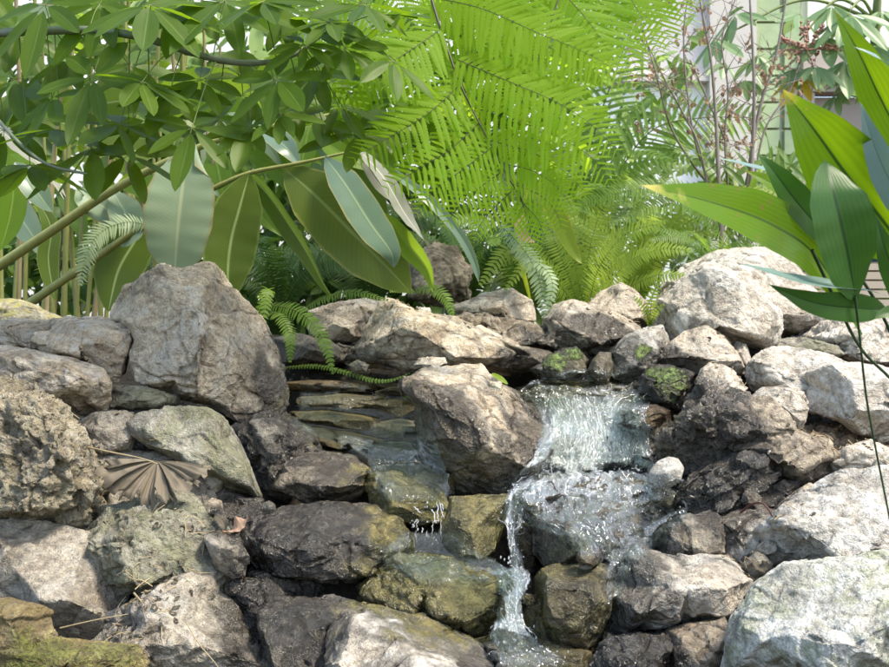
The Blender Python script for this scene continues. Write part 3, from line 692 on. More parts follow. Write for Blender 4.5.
# central boulder
rock('boulder', 'big grey central boulder dividing the two streams', 'C1',
     [(45, 172), (70, 140), (130, 117), (215, 112), (300, 110), (335, 148), (400, 180), (432, 212), (440, 255), (480, 290), (512, 325), (500, 370), (478, 402), (430, 432), (400, 452), (370, 490), (290, 494), (215, 490), (180, 470), (150, 425), (130, 380), (118, 300), (110, 220)], 2.5, .34, 'boulder',
     inner=[(130, 145, .08), (270, 140, .10), (160, 190, -.02), (300, 195, .0), (390, 215, -.0), (190, 260, -.12), (320, 280, -.14), (420, 300, -.09), (180, 380, -.13), (290, 400, -.19), (400, 380, -.13), (260, 460, -.15), (470, 350, -.04)], amp=.9, vox=.0036)
# under and beside the right fall
rock('ledge', 'broad wet lip the waterfall pours over', 'O',
     [(505, 392), (530, 384), (580, 380), (640, 382), (672, 390), (690, 402), (672, 420), (640, 410), (600, 412), (560, 412), (525, 410)], 2.86, .3, 'olive', style='strata', wet=.7, alga=.4, group='ledges of the right cascade')
rock('ledge', 'rusty brown ledge at the right end of the waterfall lip', 'O',
     [(618, 412), (625, 406), (655, 404), (672, 410), (668, 424), (640, 430), (620, 424)], 2.66, .16, 'strata', style='strata', wet=.6, group='ledges of the right cascade')
rock('ledge', 'dark ledge under the rusty one right of the waterfall', 'O',
     [(622, 428), (650, 428), (672, 422), (676, 450), (664, 468), (640, 476), (622, 450)], 2.66, .2, 'dark', style='strata', wet=.7, alga=.3, group='ledges of the right cascade')
rock('stone', 'hidden grey rock face behind the falling water', 'O',
     [(520, 405), (560, 402), (610, 405), (640, 412), (650, 440), (660, 480), (600, 505), (540, 505), (512, 480)], 2.71, .24, 'grey', wet=.7, amp=1.0, grow=1.06)
rock('stone', 'olive step stone half under the splash below the waterfall', 'O',
     [(505, 490), (540, 478), (600, 476), (660, 482), (695, 490), (685, 520), (640, 535), (580, 515), (530, 520)], 2.40, .26, 'olive', style='rough', wet=.6, alga=.3, amp=1.2)
rock('stone', 'rounded grey wet stone directly under the splash', 'B2',
     [(700, 262), (715, 230), (745, 205), (800, 185), (870, 182), (960, 185), (1010, 215), (1020, 270), (990, 320), (900, 350), (800, 362), (740, 365), (708, 330)], 2.16, .22, 'grey', wet=.85, amp=.8)
rock('stone', 'amber brown stone behind the narrow falling ribbon of water', 'O',
     [(512, 498), (530, 485), (552, 482), (560, 500), (542, 512), (534, 530), (534, 570), (522, 580), (510, 560)], 2.27, .12, 'strata', wet=.5)
rock('stone', 'little red-brown stone perched on the wet grey stones', 'O', [(578, 558), (581, 547), (592, 544), (600, 550), (601, 560), (592, 565), (582, 563)], 2.0, .05, rock_mat('red_brown_stone', (.24, .12, .07), (.17, .09, .06), (.10, .06, .04)), amp=.6)
rock('stone', 'glistening grey stone with an amber foot in the lower stream', 'B2',
     [(714, 405), (730, 375), (762, 358), (820, 356), (890, 358), (935, 375), (950, 430), (935, 500), (905, 570), (880, 620), (840, 645), (800, 640), (765, 600), (740, 540), (722, 470)], 1.98, .22, 'olive', wet=.75, amp=.7, bulge=1.1)
rock('stone', 'amber stone under water at the foot of the lower fall', 'B2',
     [(670, 560), (690, 490), (730, 480), (760, 540), (800, 580), (830, 640), (760, 660), (700, 650)], 2.04, .12, 'tan', wet=.4, alga=.2, amp=.6)
rock('stone', 'dark streaked stone right of the lower fall', 'O', [(590, 540), (620, 528), (650, 538), (648, 552), (630, 556), (622, 580), (608, 575), (602, 560)], 2.12, .14, 'dark', style='rough', wet=.7)
rock('stone', 'flat stone under the thin sheet of water at the stream outlet', 'O', [(470, 640), (500, 632), (540, 640), (590, 650), (600, 700), (470, 700)], 1.9, .12, 'olive', wet=.6, alga=.4, amp=.6)
rock('pebble', 'smooth grey egg-shaped pebble on the wide dark slab', 'O', [(262, 508), (264, 504), (269, 502), (274, 505), (274, 510), (269, 513), (264, 512)], 2.13, .022, 'white', style='smooth', amp=.15, smooth=6, vox=.0016)
rock('stone', 'grey stone half hidden behind the big crinkled dead leaf', 'O', [(88, 458), (120, 450), (170, 456), (215, 470), (228, 500), (215, 530), (150, 525), (100, 515)], 2.24, .16, 'grey', amp=.8)
rock('stone', 'brown wet stone deep in the hollow below the greenish slab', 'O', [(205, 495), (230, 490), (262, 500), (262, 525), (240, 545), (212, 530)], 2.26, .14, 'dark', wet=.4, amp=.9)
EB = rock('earth', None, 'O', [(772, 440), (800, 428), (840, 425), (900, 440), (915, 490), (850, 492), (800, 490), (778, 470)], 2.5, .2, rock_mat('sandy_earth', (.30, .22, .15), (.24, .17, .11), (.15, .10, .07), white=.05, pit=1.2), style='rough', amp=1.3)
for k_ in ('category', 'group'):
    if k_ in EB: del EB[k_]
tag(EB, 'crumbly sandy earth between the right-hand boulders', kind='structure')
# loose stones that fill the gaps (each its own stone)
fill = [(250, 520, 2.3, 26, 'dark wet pebble'), (228, 508, 2.28, 18, 'brown pebble')]
gap = [(700, 375, 2.9, 9, 'tan', 'tan pebble in the cleft left of the low pale boulder'), (752, 500, 2.25, 9, 'tan', 'broken tan chip beside the curled red tendril'),
       (758, 565, 2.06, 13, 'grey', 'grey chip wedged against the great white block'), (768, 548, 2.1, 8, 'pale', 'pale chip above the grey wedged one'),
       (232, 588, 2.0, 9, 'dark', 'dark chip under the sharp-edged stone'), (212, 508, 2.15, 10, 'brown', 'brown chip behind the dried leaf tip'),
       (785, 488, 2.3, 9, 'tan', 'tan lump in the sandy gap'), (822, 455, 2.42, 9, 'tan', 'earthy clod beside the broad boulder'), (808, 440, 2.45, 7, 'tan', 'smaller earthy clod in the sandy gap'), (833, 470, 2.38, 8, 'tan', 'rounded clod at the top of the sandy gap'),
       (560, 372, 2.84, 6, 'pale', 'pale pebble at the water inlet'), (586, 565, 2.0, 5, 'white', 'tiny white chip on the glistening stone'), (530, 600, 2.02, 5, 'strata', 'orange chip at the lower fall')]
for i, (x, y, Y, s, mt, lb) in enumerate(gap):
    r2 = np.random.default_rng(900 + i); a = np.sort(r2.uniform(0, 2 * math.pi, 7)); a = np.linspace(0, 2 * math.pi, 8)[:-1] + r2.uniform(-.3, .3, 7)
    rad = s * r2.uniform(.75, 1.15, 7)
    rock('stone' if s > 7 else 'pebble', lb, 'O', [(x + 1.15 * q * math.cos(b), y + .85 * q * math.sin(b)) for q, b in zip(rad, a)], Y, 1.6 * s / F * Y, mt, amp=.6, vox=.0024)
# ------------------------------------------------------------------ water
def water_mat():
    m, nt, out = new_mat('running_water'); g = NT(nt)
    uv = g.n('ShaderNodeUVMap').outputs[0]
    pos = g.n('ShaderNodeNewGeometry').outputs['Position']
    foam = g.attr('foam')
    mp = g.n('ShaderNodeMapping', inp={'Vector': uv, 'Scale': (1, 0.12, 1)})
    a = g.noise(mp.outputs[0], 78.0, 5, 0.6, 0.35)          # streaks running down
    b = g.noise(pos, 95.0, 4, 0.7, 0.6)                       # bubbles
    c = g.noise(pos, 26.0, 3, 0.6)
    k = g.math('ADD', g.math('ADD', g.math('MULTIPLY', a, 0.62), g.math('MULTIPLY', b, 0.18)), g.math('MULTIPLY', c, 0.20))
    thr = g.math('SUBTRACT', 0.68, g.math('MULTIPLY', foam, 0.17))
    mask = g.math('MULTIPLY', g.math('SUBTRACT', k, thr), 9.0, clamp=True)
    h = g.math('ADD', g.math('MULTIPLY', a, 1.0), g.math('MULTIPLY', b, 0.6))
    nr = g.bump(h, 1.0, 0.012)
    tr = g.n('ShaderNodeBsdfTransparent', inp={'Color': (0.90, 0.94, 0.90, 1)})
    gl = g.n('ShaderNodeBsdfGlossy', inp={'Color': (1, 1, 1, 1), 'Roughness': 0.03, 'Normal': nr})
    fr_ = g.n('ShaderNodeFresnel', inp={'IOR': 1.45, 'Normal': nr}).outputs[0]
    clear = g.n('ShaderNodeMixShader', inp={0: g.math('ADD', g.math('MULTIPLY', fr_, g.math('ADD', .24, g.math('MULTIPLY', foam, .5, clamp=True))), 0.0, clamp=True), 1: tr.outputs[0], 2: gl.outputs[0]})
    fo = g.n('ShaderNodeBsdfPrincipled', inp={'Base Color': (0.80, 0.84, 0.88, 1), 'Roughness': 0.18, 'Normal': nr, 'IOR': 1.4})
    tl = g.n('ShaderNodeBsdfTranslucent', inp={'Color': (0.85, 0.9, 0.95, 1)})
    fm = g.n('ShaderNodeMixShader', inp={0: 0.3, 1: fo.outputs[0], 2: tl.outputs[0]})
    mx = g.n('ShaderNodeMixShader', inp={0: g.math('MULTIPLY', mask, 0.9), 1: clear.outputs[0], 2: fm.outputs[0]})
    tr2 = g.n('ShaderNodeBsdfTransparent')
    fin = g.n('ShaderNodeMixShader', inp={0: g.attr('fade'), 1: tr2.outputs[0], 2: mx.outputs[0]})
    g.l(fin.outputs[0], out.inputs[0])
    return m
WATER = water_mat()
def strand_mat():
    m, nt, out = new_mat('water_strands'); g = NT(nt)
    tr = g.n('ShaderNodeBsdfTransparent', inp={'Color': (0.95, 0.97, 0.98, 1)})
    fo = g.n('ShaderNodeBsdfPrincipled', inp={'Base Color': (0.86, 0.89, 0.93, 1), 'Roughness': 0.08})
    tl = g.n('ShaderNodeBsdfTranslucent', inp={'Color': (0.9, 0.93, 0.96, 1)})
    fm = g.n('ShaderNodeMixShader', inp={0: 0.35, 1: fo.outputs[0], 2: tl.outputs[0]})
    mx = g.n('ShaderNodeMixShader', inp={0: 0.5, 1: tr.outputs[0], 2: fm.outputs[0]})
    g.l(mx.outputs[0], out.inputs[0]); return m
STRAND = strand_mat()

from mathutils.bvhtree import BVHTree
def stone_tree():
    vs, fs, n = [], [], 0
    for o in ROCKS:
        c = np.array(o.location)
        if abs(c[0]) > .62: continue
        v, _ = mesh_arrays(o.data); lv = np.empty(len(o.data.loops), np.int32); o.data.loops.foreach_get('vertex_index', lv)
        vs.append(v + c); fs.append(lv.reshape(-1, 4) + n if len(lv) == 4 * len(o.data.polygons) else None); n += len(v)
    vs = np.concatenate(vs); fs = np.concatenate([f for f in fs if f is not None])
    return BVHTree.FromPolygons(vs.tolist(), fs.tolist())
TREE = stone_tree()
def drape(g, back=.16, front=.17, lift=.004, it=5, keep=0.0):
    nv, nu = g.shape[:2]; off = np.full((nv, nu), np.nan); cam_ = np.array([0, 0, CAM_Z])
    for i in range(nv):
        for j in range(nu):
            p = g[i, j]; d = p - cam_; L = np.linalg.norm(d); d = d / L
            h = TREE.ray_cast(Vector(p - d * front), Vector(d), front + back)
            if h[0] is not None: off[i, j] = h[3] - front
    ok = ~np.isnan(off); f = np.where(ok, off, 0.0)
    f = f * (1 - keep) - lift
    for _ in range(it):
        q = np.pad(f, 1, mode='edge'); f = np.minimum(f, (q[:-2, 1:-1] + q[2:, 1:-1] + q[1:-1, :-2] + q[1:-1, 2:]) / 4)
        q = np.pad(f, 1, mode='edge'); f = f * .5 + (q[:-2, 1:-1] + q[2:, 1:-1] + q[1:-1, :-2] + q[1:-1, 2:]) / 8
    d = norm(g - cam_)
    return g + d * f[..., None]

def surf_grid(rows, nu, nv):
    """rows: (py, x0, x1, Y) -> smooth grid of points"""
    L = np.array([P(x0, y, Y) for y, x0, x1, Y, *_ in rows]); Rr = np.array([P(x1, y, Y) for y, x0, x1, Y, *_ in rows])
    cl = catmull(L, nv); cr = catmull(Rr, nv)
    u = np.linspace(0, 1, nu)[None, :, None]
    return cl[:, None] * (1 - u) + cr[:, None] * u
def water_sheet(name, label, rows, nu, nv, amp=.008, fall=False, seed=0, edge=.012, lift=.005, it=5):
    g = surf_grid(rows, nu, nv)
    g = drape(g, lift=lift, it=it)
    foam = np.interp(np.linspace(0, 1, nv), np.linspace(0, 1, len(rows)), [r[4] for r in rows])
    du = norm(np.gradient(g, axis=1)); dv = norm(np.gradient(g, axis=0)); nr = norm(np.cross(dv, du))
    nr = np.where((nr[..., 1:2] > 0) & (np.abs(nr[..., 2:3]) < .5), -nr, nr); nr = np.where(nr[..., 2:3] < -.05, -nr, nr)
    U = np.linspace(0, 1, nu)[None, :].repeat(nv, 0); V = np.linspace(0, 1, nv)[:, None].repeat(nu, 1)
    wlen = np.linalg.norm(g[:, -1] - g[:, 0], axis=1).mean(); hlen = np.linalg.norm(np.diff(g[:, nu // 2], axis=0), axis=1).sum()
    q = np.stack([U.ravel() * wlen, V.ravel() * hlen, np.full(U.size, seed * 3.3)], 1)
    st = q * np.array([38, 9, 1]) if fall else q * 26
    d = amp * (fbm(st + seed, 4) + 0.6 * ridged(q * np.array([60, 20, 1]) + 3, 3)) + amp * 1.2 * fbm(q * 9 + 5 + seed, 3)
    ed = np.minimum(U, 1 - U).ravel() * wlen
    d -= np.clip(1 - ed / edge, 0, 1) * 0.02
    # ragged side edges
    shift = 0.010 * fbm(np.stack([V.ravel() * hlen * 16, U.ravel() * 1.5, np.full(U.size, seed + .5)], 1), 3)
    v = g.reshape(-1, 3) + nr.reshape(-1, 3) * d[:, None] + du.reshape(-1, 3) * shift[:, None]
    mb = MB(); mb.add(v, grid_faces(nu, nv), q[:, :2] * 1.0)
    o = mb.build(name, WATER); tag(o, label, kind='structure')
    fv = foam[:, None] + 0.5 * fbm(q * 7 + 2, 3).reshape(nv, nu)
    fv -= np.clip(1 - np.minimum(U, 1 - U) * wlen / (edge * 1.5), 0, 1) * 0.5
    set_attr(o.data, 'foam', fv.ravel())
    ev = np.minimum(V, 1 - V) * hlen; eu = np.minimum(U, 1 - U) * wlen; nn = .4 * fbm(q * 30 + 8, 3).reshape(nv, nu)
    set_attr(o.data, 'fade', np.clip(np.minimum(ev / .03, eu / .012) + nn * (ev < .05), 0, 1).ravel())
    return g, nr, wlen, hlen
MAIN = [(370, 580, 628, 2.95, .3), (378, 535, 668, 2.84, .3), (388, 520, 684, 2.76, .35), (397, 522, 676, 2.70, .3), (404, 532, 654, 2.655, .5), (425, 540, 650, 2.60, .95),
        (450, 532, 655, 2.575, 1.05), (470, 520, 662, 2.53, 1.05), (480, 508, 684, 2.43, .9), (500, 502, 690, 2.30, .7), (518, 508, 688, 2.19, .45), (540, 565, 662, 2.11, .3), (560, 580, 645, 2.06, .2)]
MG = water_sheet('cascade_water', 'white water pouring over the right ledge', MAIN, 190, 300, amp=.009, fall=True, seed=1)
water_sheet('stream_water', 'clear water running over the thin ledges', [(383, 298, 425, 2.88, .0), (398, 297, 426, 2.77, .2), (412, 295, 428, 2.66, .0), (428, 294, 436, 2.58, .0), (442, 330, 442, 2.50, .35), (455, 362, 444, 2.42, .9), (475, 372, 450, 2.30, .8), (492, 375, 450, 2.20, .4), (502, 380, 448, 2.17, .2)], 130, 170, amp=.0022, fall=False, seed=2, it=1)
NG = water_sheet('ribbon_water', 'narrow ribbon of falling water', [(478, 518, 556, 2.36, .9), (492, 506, 534, 2.22, .9), (515, 503, 524, 2.13, .85), (545, 507, 521, 2.10, .7), (578, 510, 528, 2.08, .7)], 30, 110, amp=.007, fall=True, seed=3, edge=.006)
water_sheet('slab_water', 'film of water spreading over the algae stone', [(532, 402, 452, 2.16, .6), (545, 385, 468, 2.07, .5), (556, 378, 492, 2.0, .3), (568, 390, 512, 1.93, .3), (585, 420, 520, 1.90, .2)], 90, 70, amp=.002, seed=4, it=1)
LG = water_sheet('lower_fall_water', 'water tumbling off the algae stone', [(568, 488, 530, 2.0, .6), (584, 496, 530, 1.95, .75), (605, 498, 524, 1.915, .7), (628, 490, 528, 1.895, .95), (645, 488, 545, 1.84, .8), (662, 494, 572, 1.79, .5), (690, 480, 590, 1.74, .3)], 70, 140, amp=.008, fall=True, seed=5, edge=.01)
water_sheet('seep_water', 'water gathering between the wet stones', [(548, 598, 650, 2.12, .5), (562, 600, 640, 2.06, .5), (580, 604, 628, 2.0, .35), (610, 606, 622, 1.95, .3), (640, 600, 615, 1.9, .3)], 40, 80, amp=.005, seed=6)

# strands and drops
def strands(name, label, gr, v0, v1, n, wmm, len_, off, seed):
    g, nr, wl_, hl_ = gr; nv, nu = g.shape[:2]; r2 = np.random.default_rng(seed); mb = MB()
    for _ in range(n):
        u = r2.uniform(.04, .96) * (nu - 1); a = r2.uniform(v0, v1); b = min(v1 + .02, a + r2.uniform(.15, 1) ** 1.3 * len_)
        if b - a < .01: continue
        k = 9; vv = np.linspace(a, b, k) * (nv - 1); uu = u + np.cumsum(r2.normal(0, .22, k)) + r2.normal(0, .25) * np.arange(k)
        i = np.clip(vv.astype(int), 0, nv - 1); j = np.clip(uu.astype(int), 0, nu - 1)
        c = g[i, j] + nr[i, j] * (r2.uniform(.2, 1) * off + .004) + r2.normal(0, .001, (k, 3))
        w = r2.uniform(.5, 1) * wmm * .001 * np.sin(np.linspace(.12, math.pi - .12, k)) * (1 + .5 * r2.random(k))
        tube(mb, c, w, seg=5, n=16)
    o = mb.build(name, STRAND); tag(o, label, kind='stuff')
water_sheet('cascade_water', 'front veil of the right cascade', [(y, x0 + 8, x1 - 8, Yd - .018, f - .6) for y, x0, x1, Yd, f in MAIN[3:8]], 170, 200, amp=.012, fall=True, seed=11, lift=.020)
water_sheet('lower_fall_water', 'front veil of the lower fall', [(568, 494, 524, 1.99, .3), (590, 500, 526, 1.93, .4), (612, 500, 524, 1.90, .4), (632, 496, 530, 1.87, .5)], 50, 90, amp=.009, fall=True, seed=12, edge=.01, lift=.018)
strands('water_strands', 'bright strands in the main waterfall', MG, .30, .60, 90, 0.8, .05, .022, 1)
strands('water_strands', 'bright strands in the narrow ribbon', NG, .0, 1., 14, 0.7, .2, .014, 2)
strands('water_strands', 'bright strands in the lower fall', LG, .05, .6, 25, 0.8, .15, .016, 3)
DG = (surf_grid([(497, 408, 442, 2.19), (515, 410, 444, 2.17), (542, 406, 446, 2.15)], 30, 60), np.tile(np.array([0, -1., 0]), (60, 30, 1)), .07, .1)
strands('water_strands', 'drips falling from the left stream', DG, 0, .95, 16, 1.2, .5, .004, 4)
def drops():
    import bmesh
    bm = bmesh.new(); bmesh.ops.create_icosphere(bm, subdivisions=1, radius=1); 
    tv = np.array([v.co[:] for v in bm.verts]); tf = np.array([[v.index for v in f.verts] for f in bm.faces]); bm.free()
    mb = MB(); r2 = np.random.default_rng(3)
    for gr, v0, v1, n, off in ((MG, .3, .85, 420, .03), (NG, 0, 1, 60, .02), (LG, 0, .8, 90, .03), (DG, 0, 1, 22, .01)):
        g, nr, _, _ = gr; nv, nu = g.shape[:2]
        for _ in range(n):
            i = int(r2.uniform(v0, v1) * (nv - 1)); j = int(r2.uniform(.02, .98) * (nu - 1))
            c = g[i, j] + nr[i, j] * r2.uniform(.1, 1) ** 1.5 * off + r2.normal(0, .004, 3)
            s = r2.uniform(.5, 1) ** 2 * .0021
            mb.add(tv * s * np.array([1, 1, r2.uniform(1, 2.2)]) + c, tf)
    o = mb.build('water_drops', STRAND); tag(o, 'small drops flying off the falling water', kind='stuff')
drops()
# ------------------------------------------------------------------ building behind the garden
def plain(name, col, rough=.7, nz=.12, scale=6, bump=.0, spec=.4):
    m, nt, out = new_mat(name); g = NT(nt)
    pos = g.n('ShaderNodeNewGeometry').outputs['Position']; a = g.noise(pos, scale, 5, .65)
    c2 = tuple(max(0, x * (1 - 2.2 * nz)) for x in col)
    c = g.mix(g.ramp(a, [(.3, 0), (.7, 1)]), c2, col)
    bs = g.n('ShaderNodeBsdfPrincipled', inp={'Base Color': c, 'Roughness': rough, 'Specular IOR Level': spec})
    if bump: g.l(g.bump(a, .6, bump), bs.inputs['Normal'])
    g.l(bs.outputs[0], out.inputs[0]); return m
def box(mb, x0, x1, y0, y1, z0, z1, bev=0.0):
    v = np.array([(x, y, z) for z in (z0, z1) for y in (y0, y1) for x in (x0, x1)], float)
    f = np.array([[0, 2, 3, 1], [4, 5, 7, 6], [0, 1, 5, 4], [2, 6, 7, 3], [0, 4, 6, 2], [1, 3, 7, 5]])
    mb.add(v, f)
WY = 8.0
def wx(px, Y=WY): return (px - 444.5) / F * Y
def wz(py, Y=WY): return CAM_Z + (333.5 - py) / F * Y
M_white = plain('white_render', (.90, .89, .86), .8, .02, 3)
M_trim = plain('pinkish_painted_panel', (.66, .60, .60), .6, .03, 4)
M_pil = plain('beige_pilaster_paint', (.62, .57, .52), .7, .03, 4)
M_glassg = plain('green_glass_brick', (.42, .52, .27), .3, .12, 5, .01, .6)
M_joint = plain('pale_joint', (.66, .66, .55), .7, .03)
M_door = plain('taupe_door_paint', (.33, .27, .235), .5, .04, 5)
M_lint = plain('tan_door_surround', (.44, .37, .32), .6, .03, 5)
bld = empty('building', (0, WY, 0)); tag(bld, 'white rendered building with a green glass brick strip and taupe door behind the plants', 'building')
def bpart(name, mat, boxes):
    mb = MB()
    for b in boxes: box(mb, *b)
    return mb.build(name, mat, bld, smooth=False)
bpart('wall', M_white, [(-9, wx(752), WY, WY + .3, 0, 4.3), (wx(808), 9, WY, WY + .3, wz(55), 4.3), (wx(752), wx(808), WY, WY + .3, wz(-40), 4.3)])
bpart('panel', M_trim, [(wx(628), wx(706), WY - .05, WY + .0, wz(76), 4.2)])
bpart('ledge', M_pil, [(wx(600), wx(707), WY - .10, WY - .0, wz(84), wz(77))])
bpart('pilaster', M_pil, [(wx(706), wx(752), WY - .12, WY + .0, 0, 4.28)])
# glass brick strip
bpart('joint_frame', M_joint, [(wx(753), wx(808), WY + .03, WY + .08, 0, wz(-40))])
gb = [] 
for i in range(26):
    z0 = .08 + i * .215
    for xa, xb in ((wx(754), wx(781) - .01), (wx(781) + .01, wx(801))):
        gb.append((xa + .01, xb - .01, WY - .03, WY + .03, z0, z0 + .195))
bpart('glass_bricks', M_glassg, gb)
dr = bpart('door', M_door, [(wx(812), wx(925), WY + .05, WY + .1, 0, wz(96))])
def sub(name, mat, boxes, par):
    mb = MB()
    for b in boxes: box(mb, *b)
    o = mb.build(name, mat, None, smooth=False); o.parent = par; return o
o = sub('door_panel', M_lint, [(wx(820), wx(858), WY + .025, WY + .049, wz(132), wz(104)), (wx(864), wx(905), WY + .025, WY + .049, wz(132), wz(104)), (wx(820), wx(858), WY + .025, WY + .049, wz(230), wz(140)), (wx(864), wx(905), WY + .025, WY + .049, wz(230), wz(140))], dr)
o.location = Vector((0, -WY, 0)) 
bpart('door_surround', M_lint, [(wx(800), wx(812), WY - .06, WY + .1, 0, wz(92)), (wx(800), wx(960), WY - .08, WY + .1, wz(94), wz(52)), (wx(796), wx(965), WY - .16, WY - .08, wz(86), wz(80))])
# tan slatted bench/planter side glimpsed right of the boulder
M_slat = plain('tan_painted_boards', (.50, .42, .34), .6, .06, 8)
fn = empty('slatted_fence', P(830, 290, 4.6)); tag(fn, 'low tan fence of horizontal boards glimpsed under the broad leaves', 'fence')
mb = MB()
for i in range(9):
    zt = P(0, 226 + i * 9.2, 4.6).z
    a, b = P(790, 0, 4.6).x, P(960, 0, 4.6).x
    box(mb, a, b, 4.6, 4.63, zt - .034, zt)
mb.build('board', M_slat, fn, smooth=False)
mb = MB()
for x in (792, 868, 950):
    a = P(x, 0, 4.64).x; box(mb, a, a + .06, 4.64, 4.69, .9, P(0, 224, 4.64).z)
mb.build('post', M_lint, fn, smooth=False)
# glazed blue pot behind the right-hand leaves
def lathe(mb, prof, c, seg=40):
    n = len(prof); a = np.linspace(0, 2 * math.pi, seg, endpoint=False)
    v = np.array([[(c[0] + r * math.cos(t), c[1] + r * math.sin(t), c[2] + z) for t in a] for r, z in prof]).reshape(-1, 3)
    i = np.arange(n - 1)[:, None] * seg; j = np.arange(seg)[None]; j2 = (j + 1) % seg
    mb.add(v, np.stack([i + j, i + j2, i + seg + j2, i + seg + j], -1).reshape(-1, 4))
mb = MB(); pc = P(884, 250, 3.9)
lathe(mb, [(.0, .0), (.09, .0), (.105, .02), (.14, .16), (.155, .30), (.14, .42), (.12, .46), (.135, .48), (.135, .50), (.115, .50), (.105, .46), (.12, .40), (.0, .40)], (pc.x, pc.y, P(0, 262, 3.9).z))
M_blue = plain('blue_glaze', (.10, .22, .46), .2, .15, 12)
o = mb.build('garden_pot', M_blue, origin=(pc.x, pc.y, P(0, 262, 3.9).z)); tag(o, 'blue glazed garden pot half hidden behind the long right-hand leaves', 'pot')
# ------------------------------------------------------------------ leaf materials and builders
def leaf_mat(name, col, col2, trans, tmix=.4, rough=.38, rib=None, veins=0, oblique=0, tip=None, under=None, edge=None, spot=0.0, spec=.28, bumpd=.00008):
    m, nt, out = new_mat(name); g = NT(nt)
    geo = g.n('ShaderNodeNewGeometry'); pos = geo.outputs['Position']
    uv = g.n('ShaderNodeUVMap').outputs[0]; sx = g.n('ShaderNodeSeparateXYZ'); g.l(uv, sx.inputs[0]); u, v = sx.outputs[0], sx.outputs[1]
    r = g.attr('rnd'); n1 = g.noise(pos, 16, 3, .6)
    c = g.mix(g.math('ADD', g.math('MULTIPLY', r, .7), g.math('MULTIPLY', g.math('SUBTRACT', n1, .5), .8), clamp=True), col, col2)
    au = g.math('ABSOLUTE', g.math('SUBTRACT', u, .5))
    h = None
    tcol = g.mix(g.math('MULTIPLY', r, .6), trans, tuple(x * .72 for x in trans))
    if veins:
        arg = g.math('ADD', g.math('MULTIPLY', u, veins * 6.283), g.math('MULTIPLY', n1, 3.0))
        if oblique: arg = g.math('MULTIPLY', g.math('SUBTRACT', v, g.math('MULTIPLY', au, oblique)), veins * 6.283)
        h = g.math('SINE', arg)
        c = g.mix(g.math('MULTIPLY', g.math('ADD', h, 1.0), .03), c, tuple(min(1, x * 1.5 + .01) for x in col2))
        tcol = g.mix(g.math('MULTIPLY', g.math('ADD', h, 1.0), .2), tcol, tuple(x * .55 for x in trans))
    if edge:
        em = g.math('MULTIPLY', g.ramp(g.math('ADD', au, g.math('MULTIPLY', g.math('SUBTRACT', n1, .5), .12)), [(.45, 0), (.5, 1)]), 1.0)
        c = g.mix(em, c, edge); tcol = g.mix(em, tcol, edge)
    if rib:
        rm = g.ramp(au, [(0.012, 1), (0.035, 0)]); c = g.mix(rm, c, rib); tcol = g.mix(rm, tcol, tuple(x * .9 for x in rib))
    if tip:
        tm = g.ramp(g.math('ADD', v, g.math('MULTIPLY', g.math('SUBTRACT', g.noise(pos, 30, 4, .7), .5), .5)), [(tip[1], 0), (min(1, tip[1] + .18), 1)])
        c = g.mix(tm, c, tip[0]); tcol = g.mix(tm, tcol, tip[0])
    if spot:
        sm = g.math('MULTIPLY', g.ramp(g.noise(pos, 45, 4, .7), [(.6, 0), (.68, 1)]), spot)
        c = g.mix(sm, c, (.30, .22, .07)); tcol = g.mix(sm, tcol, (.3, .2, .05))
    if under:
        c = g.mix(geo.outputs['Backfacing'], c, under)
    bs = g.n('ShaderNodeBsdfPrincipled', inp={'Base Color': c, 'Roughness': rough, 'Specular IOR Level': spec})
    if h is not None: g.l(g.bump(h, .5, bumpd), bs.inputs['Normal'])
    tl = g.n('ShaderNodeBsdfTranslucent'); g.l(tcol, tl.inputs[0])
    mx = g.n('ShaderNodeMixShader', inp={0: tmix, 1: bs.outputs[0], 2: tl.outputs[0]})
    g.l(mx.outputs[0], out.inputs[0]); return m
def stem_mat(name, a, b, rough=.55, rings=0):
    m, nt, out = new_mat(name); g = NT(nt)
    pos = g.n('ShaderNodeNewGeometry').outputs['Position']; mp = g.n('ShaderNodeMapping', inp={'Vector': pos, 'Scale': (1, 1, .2)})
    c = g.mix(g.ramp(g.noise(mp.outputs[0], 60, 4, .7), [(.35, 0), (.65, 1)]), a, b)
    c = g.mix(g.math('MULTIPLY', g.attr('rnd'), .5), c, tuple(x * .6 for x in a))
    bs = g.n('ShaderNodeBsdfPrincipled', inp={'Base Color': c, 'Roughness': rough}); g.l(bs.outputs[0], out.inputs[0]); return m

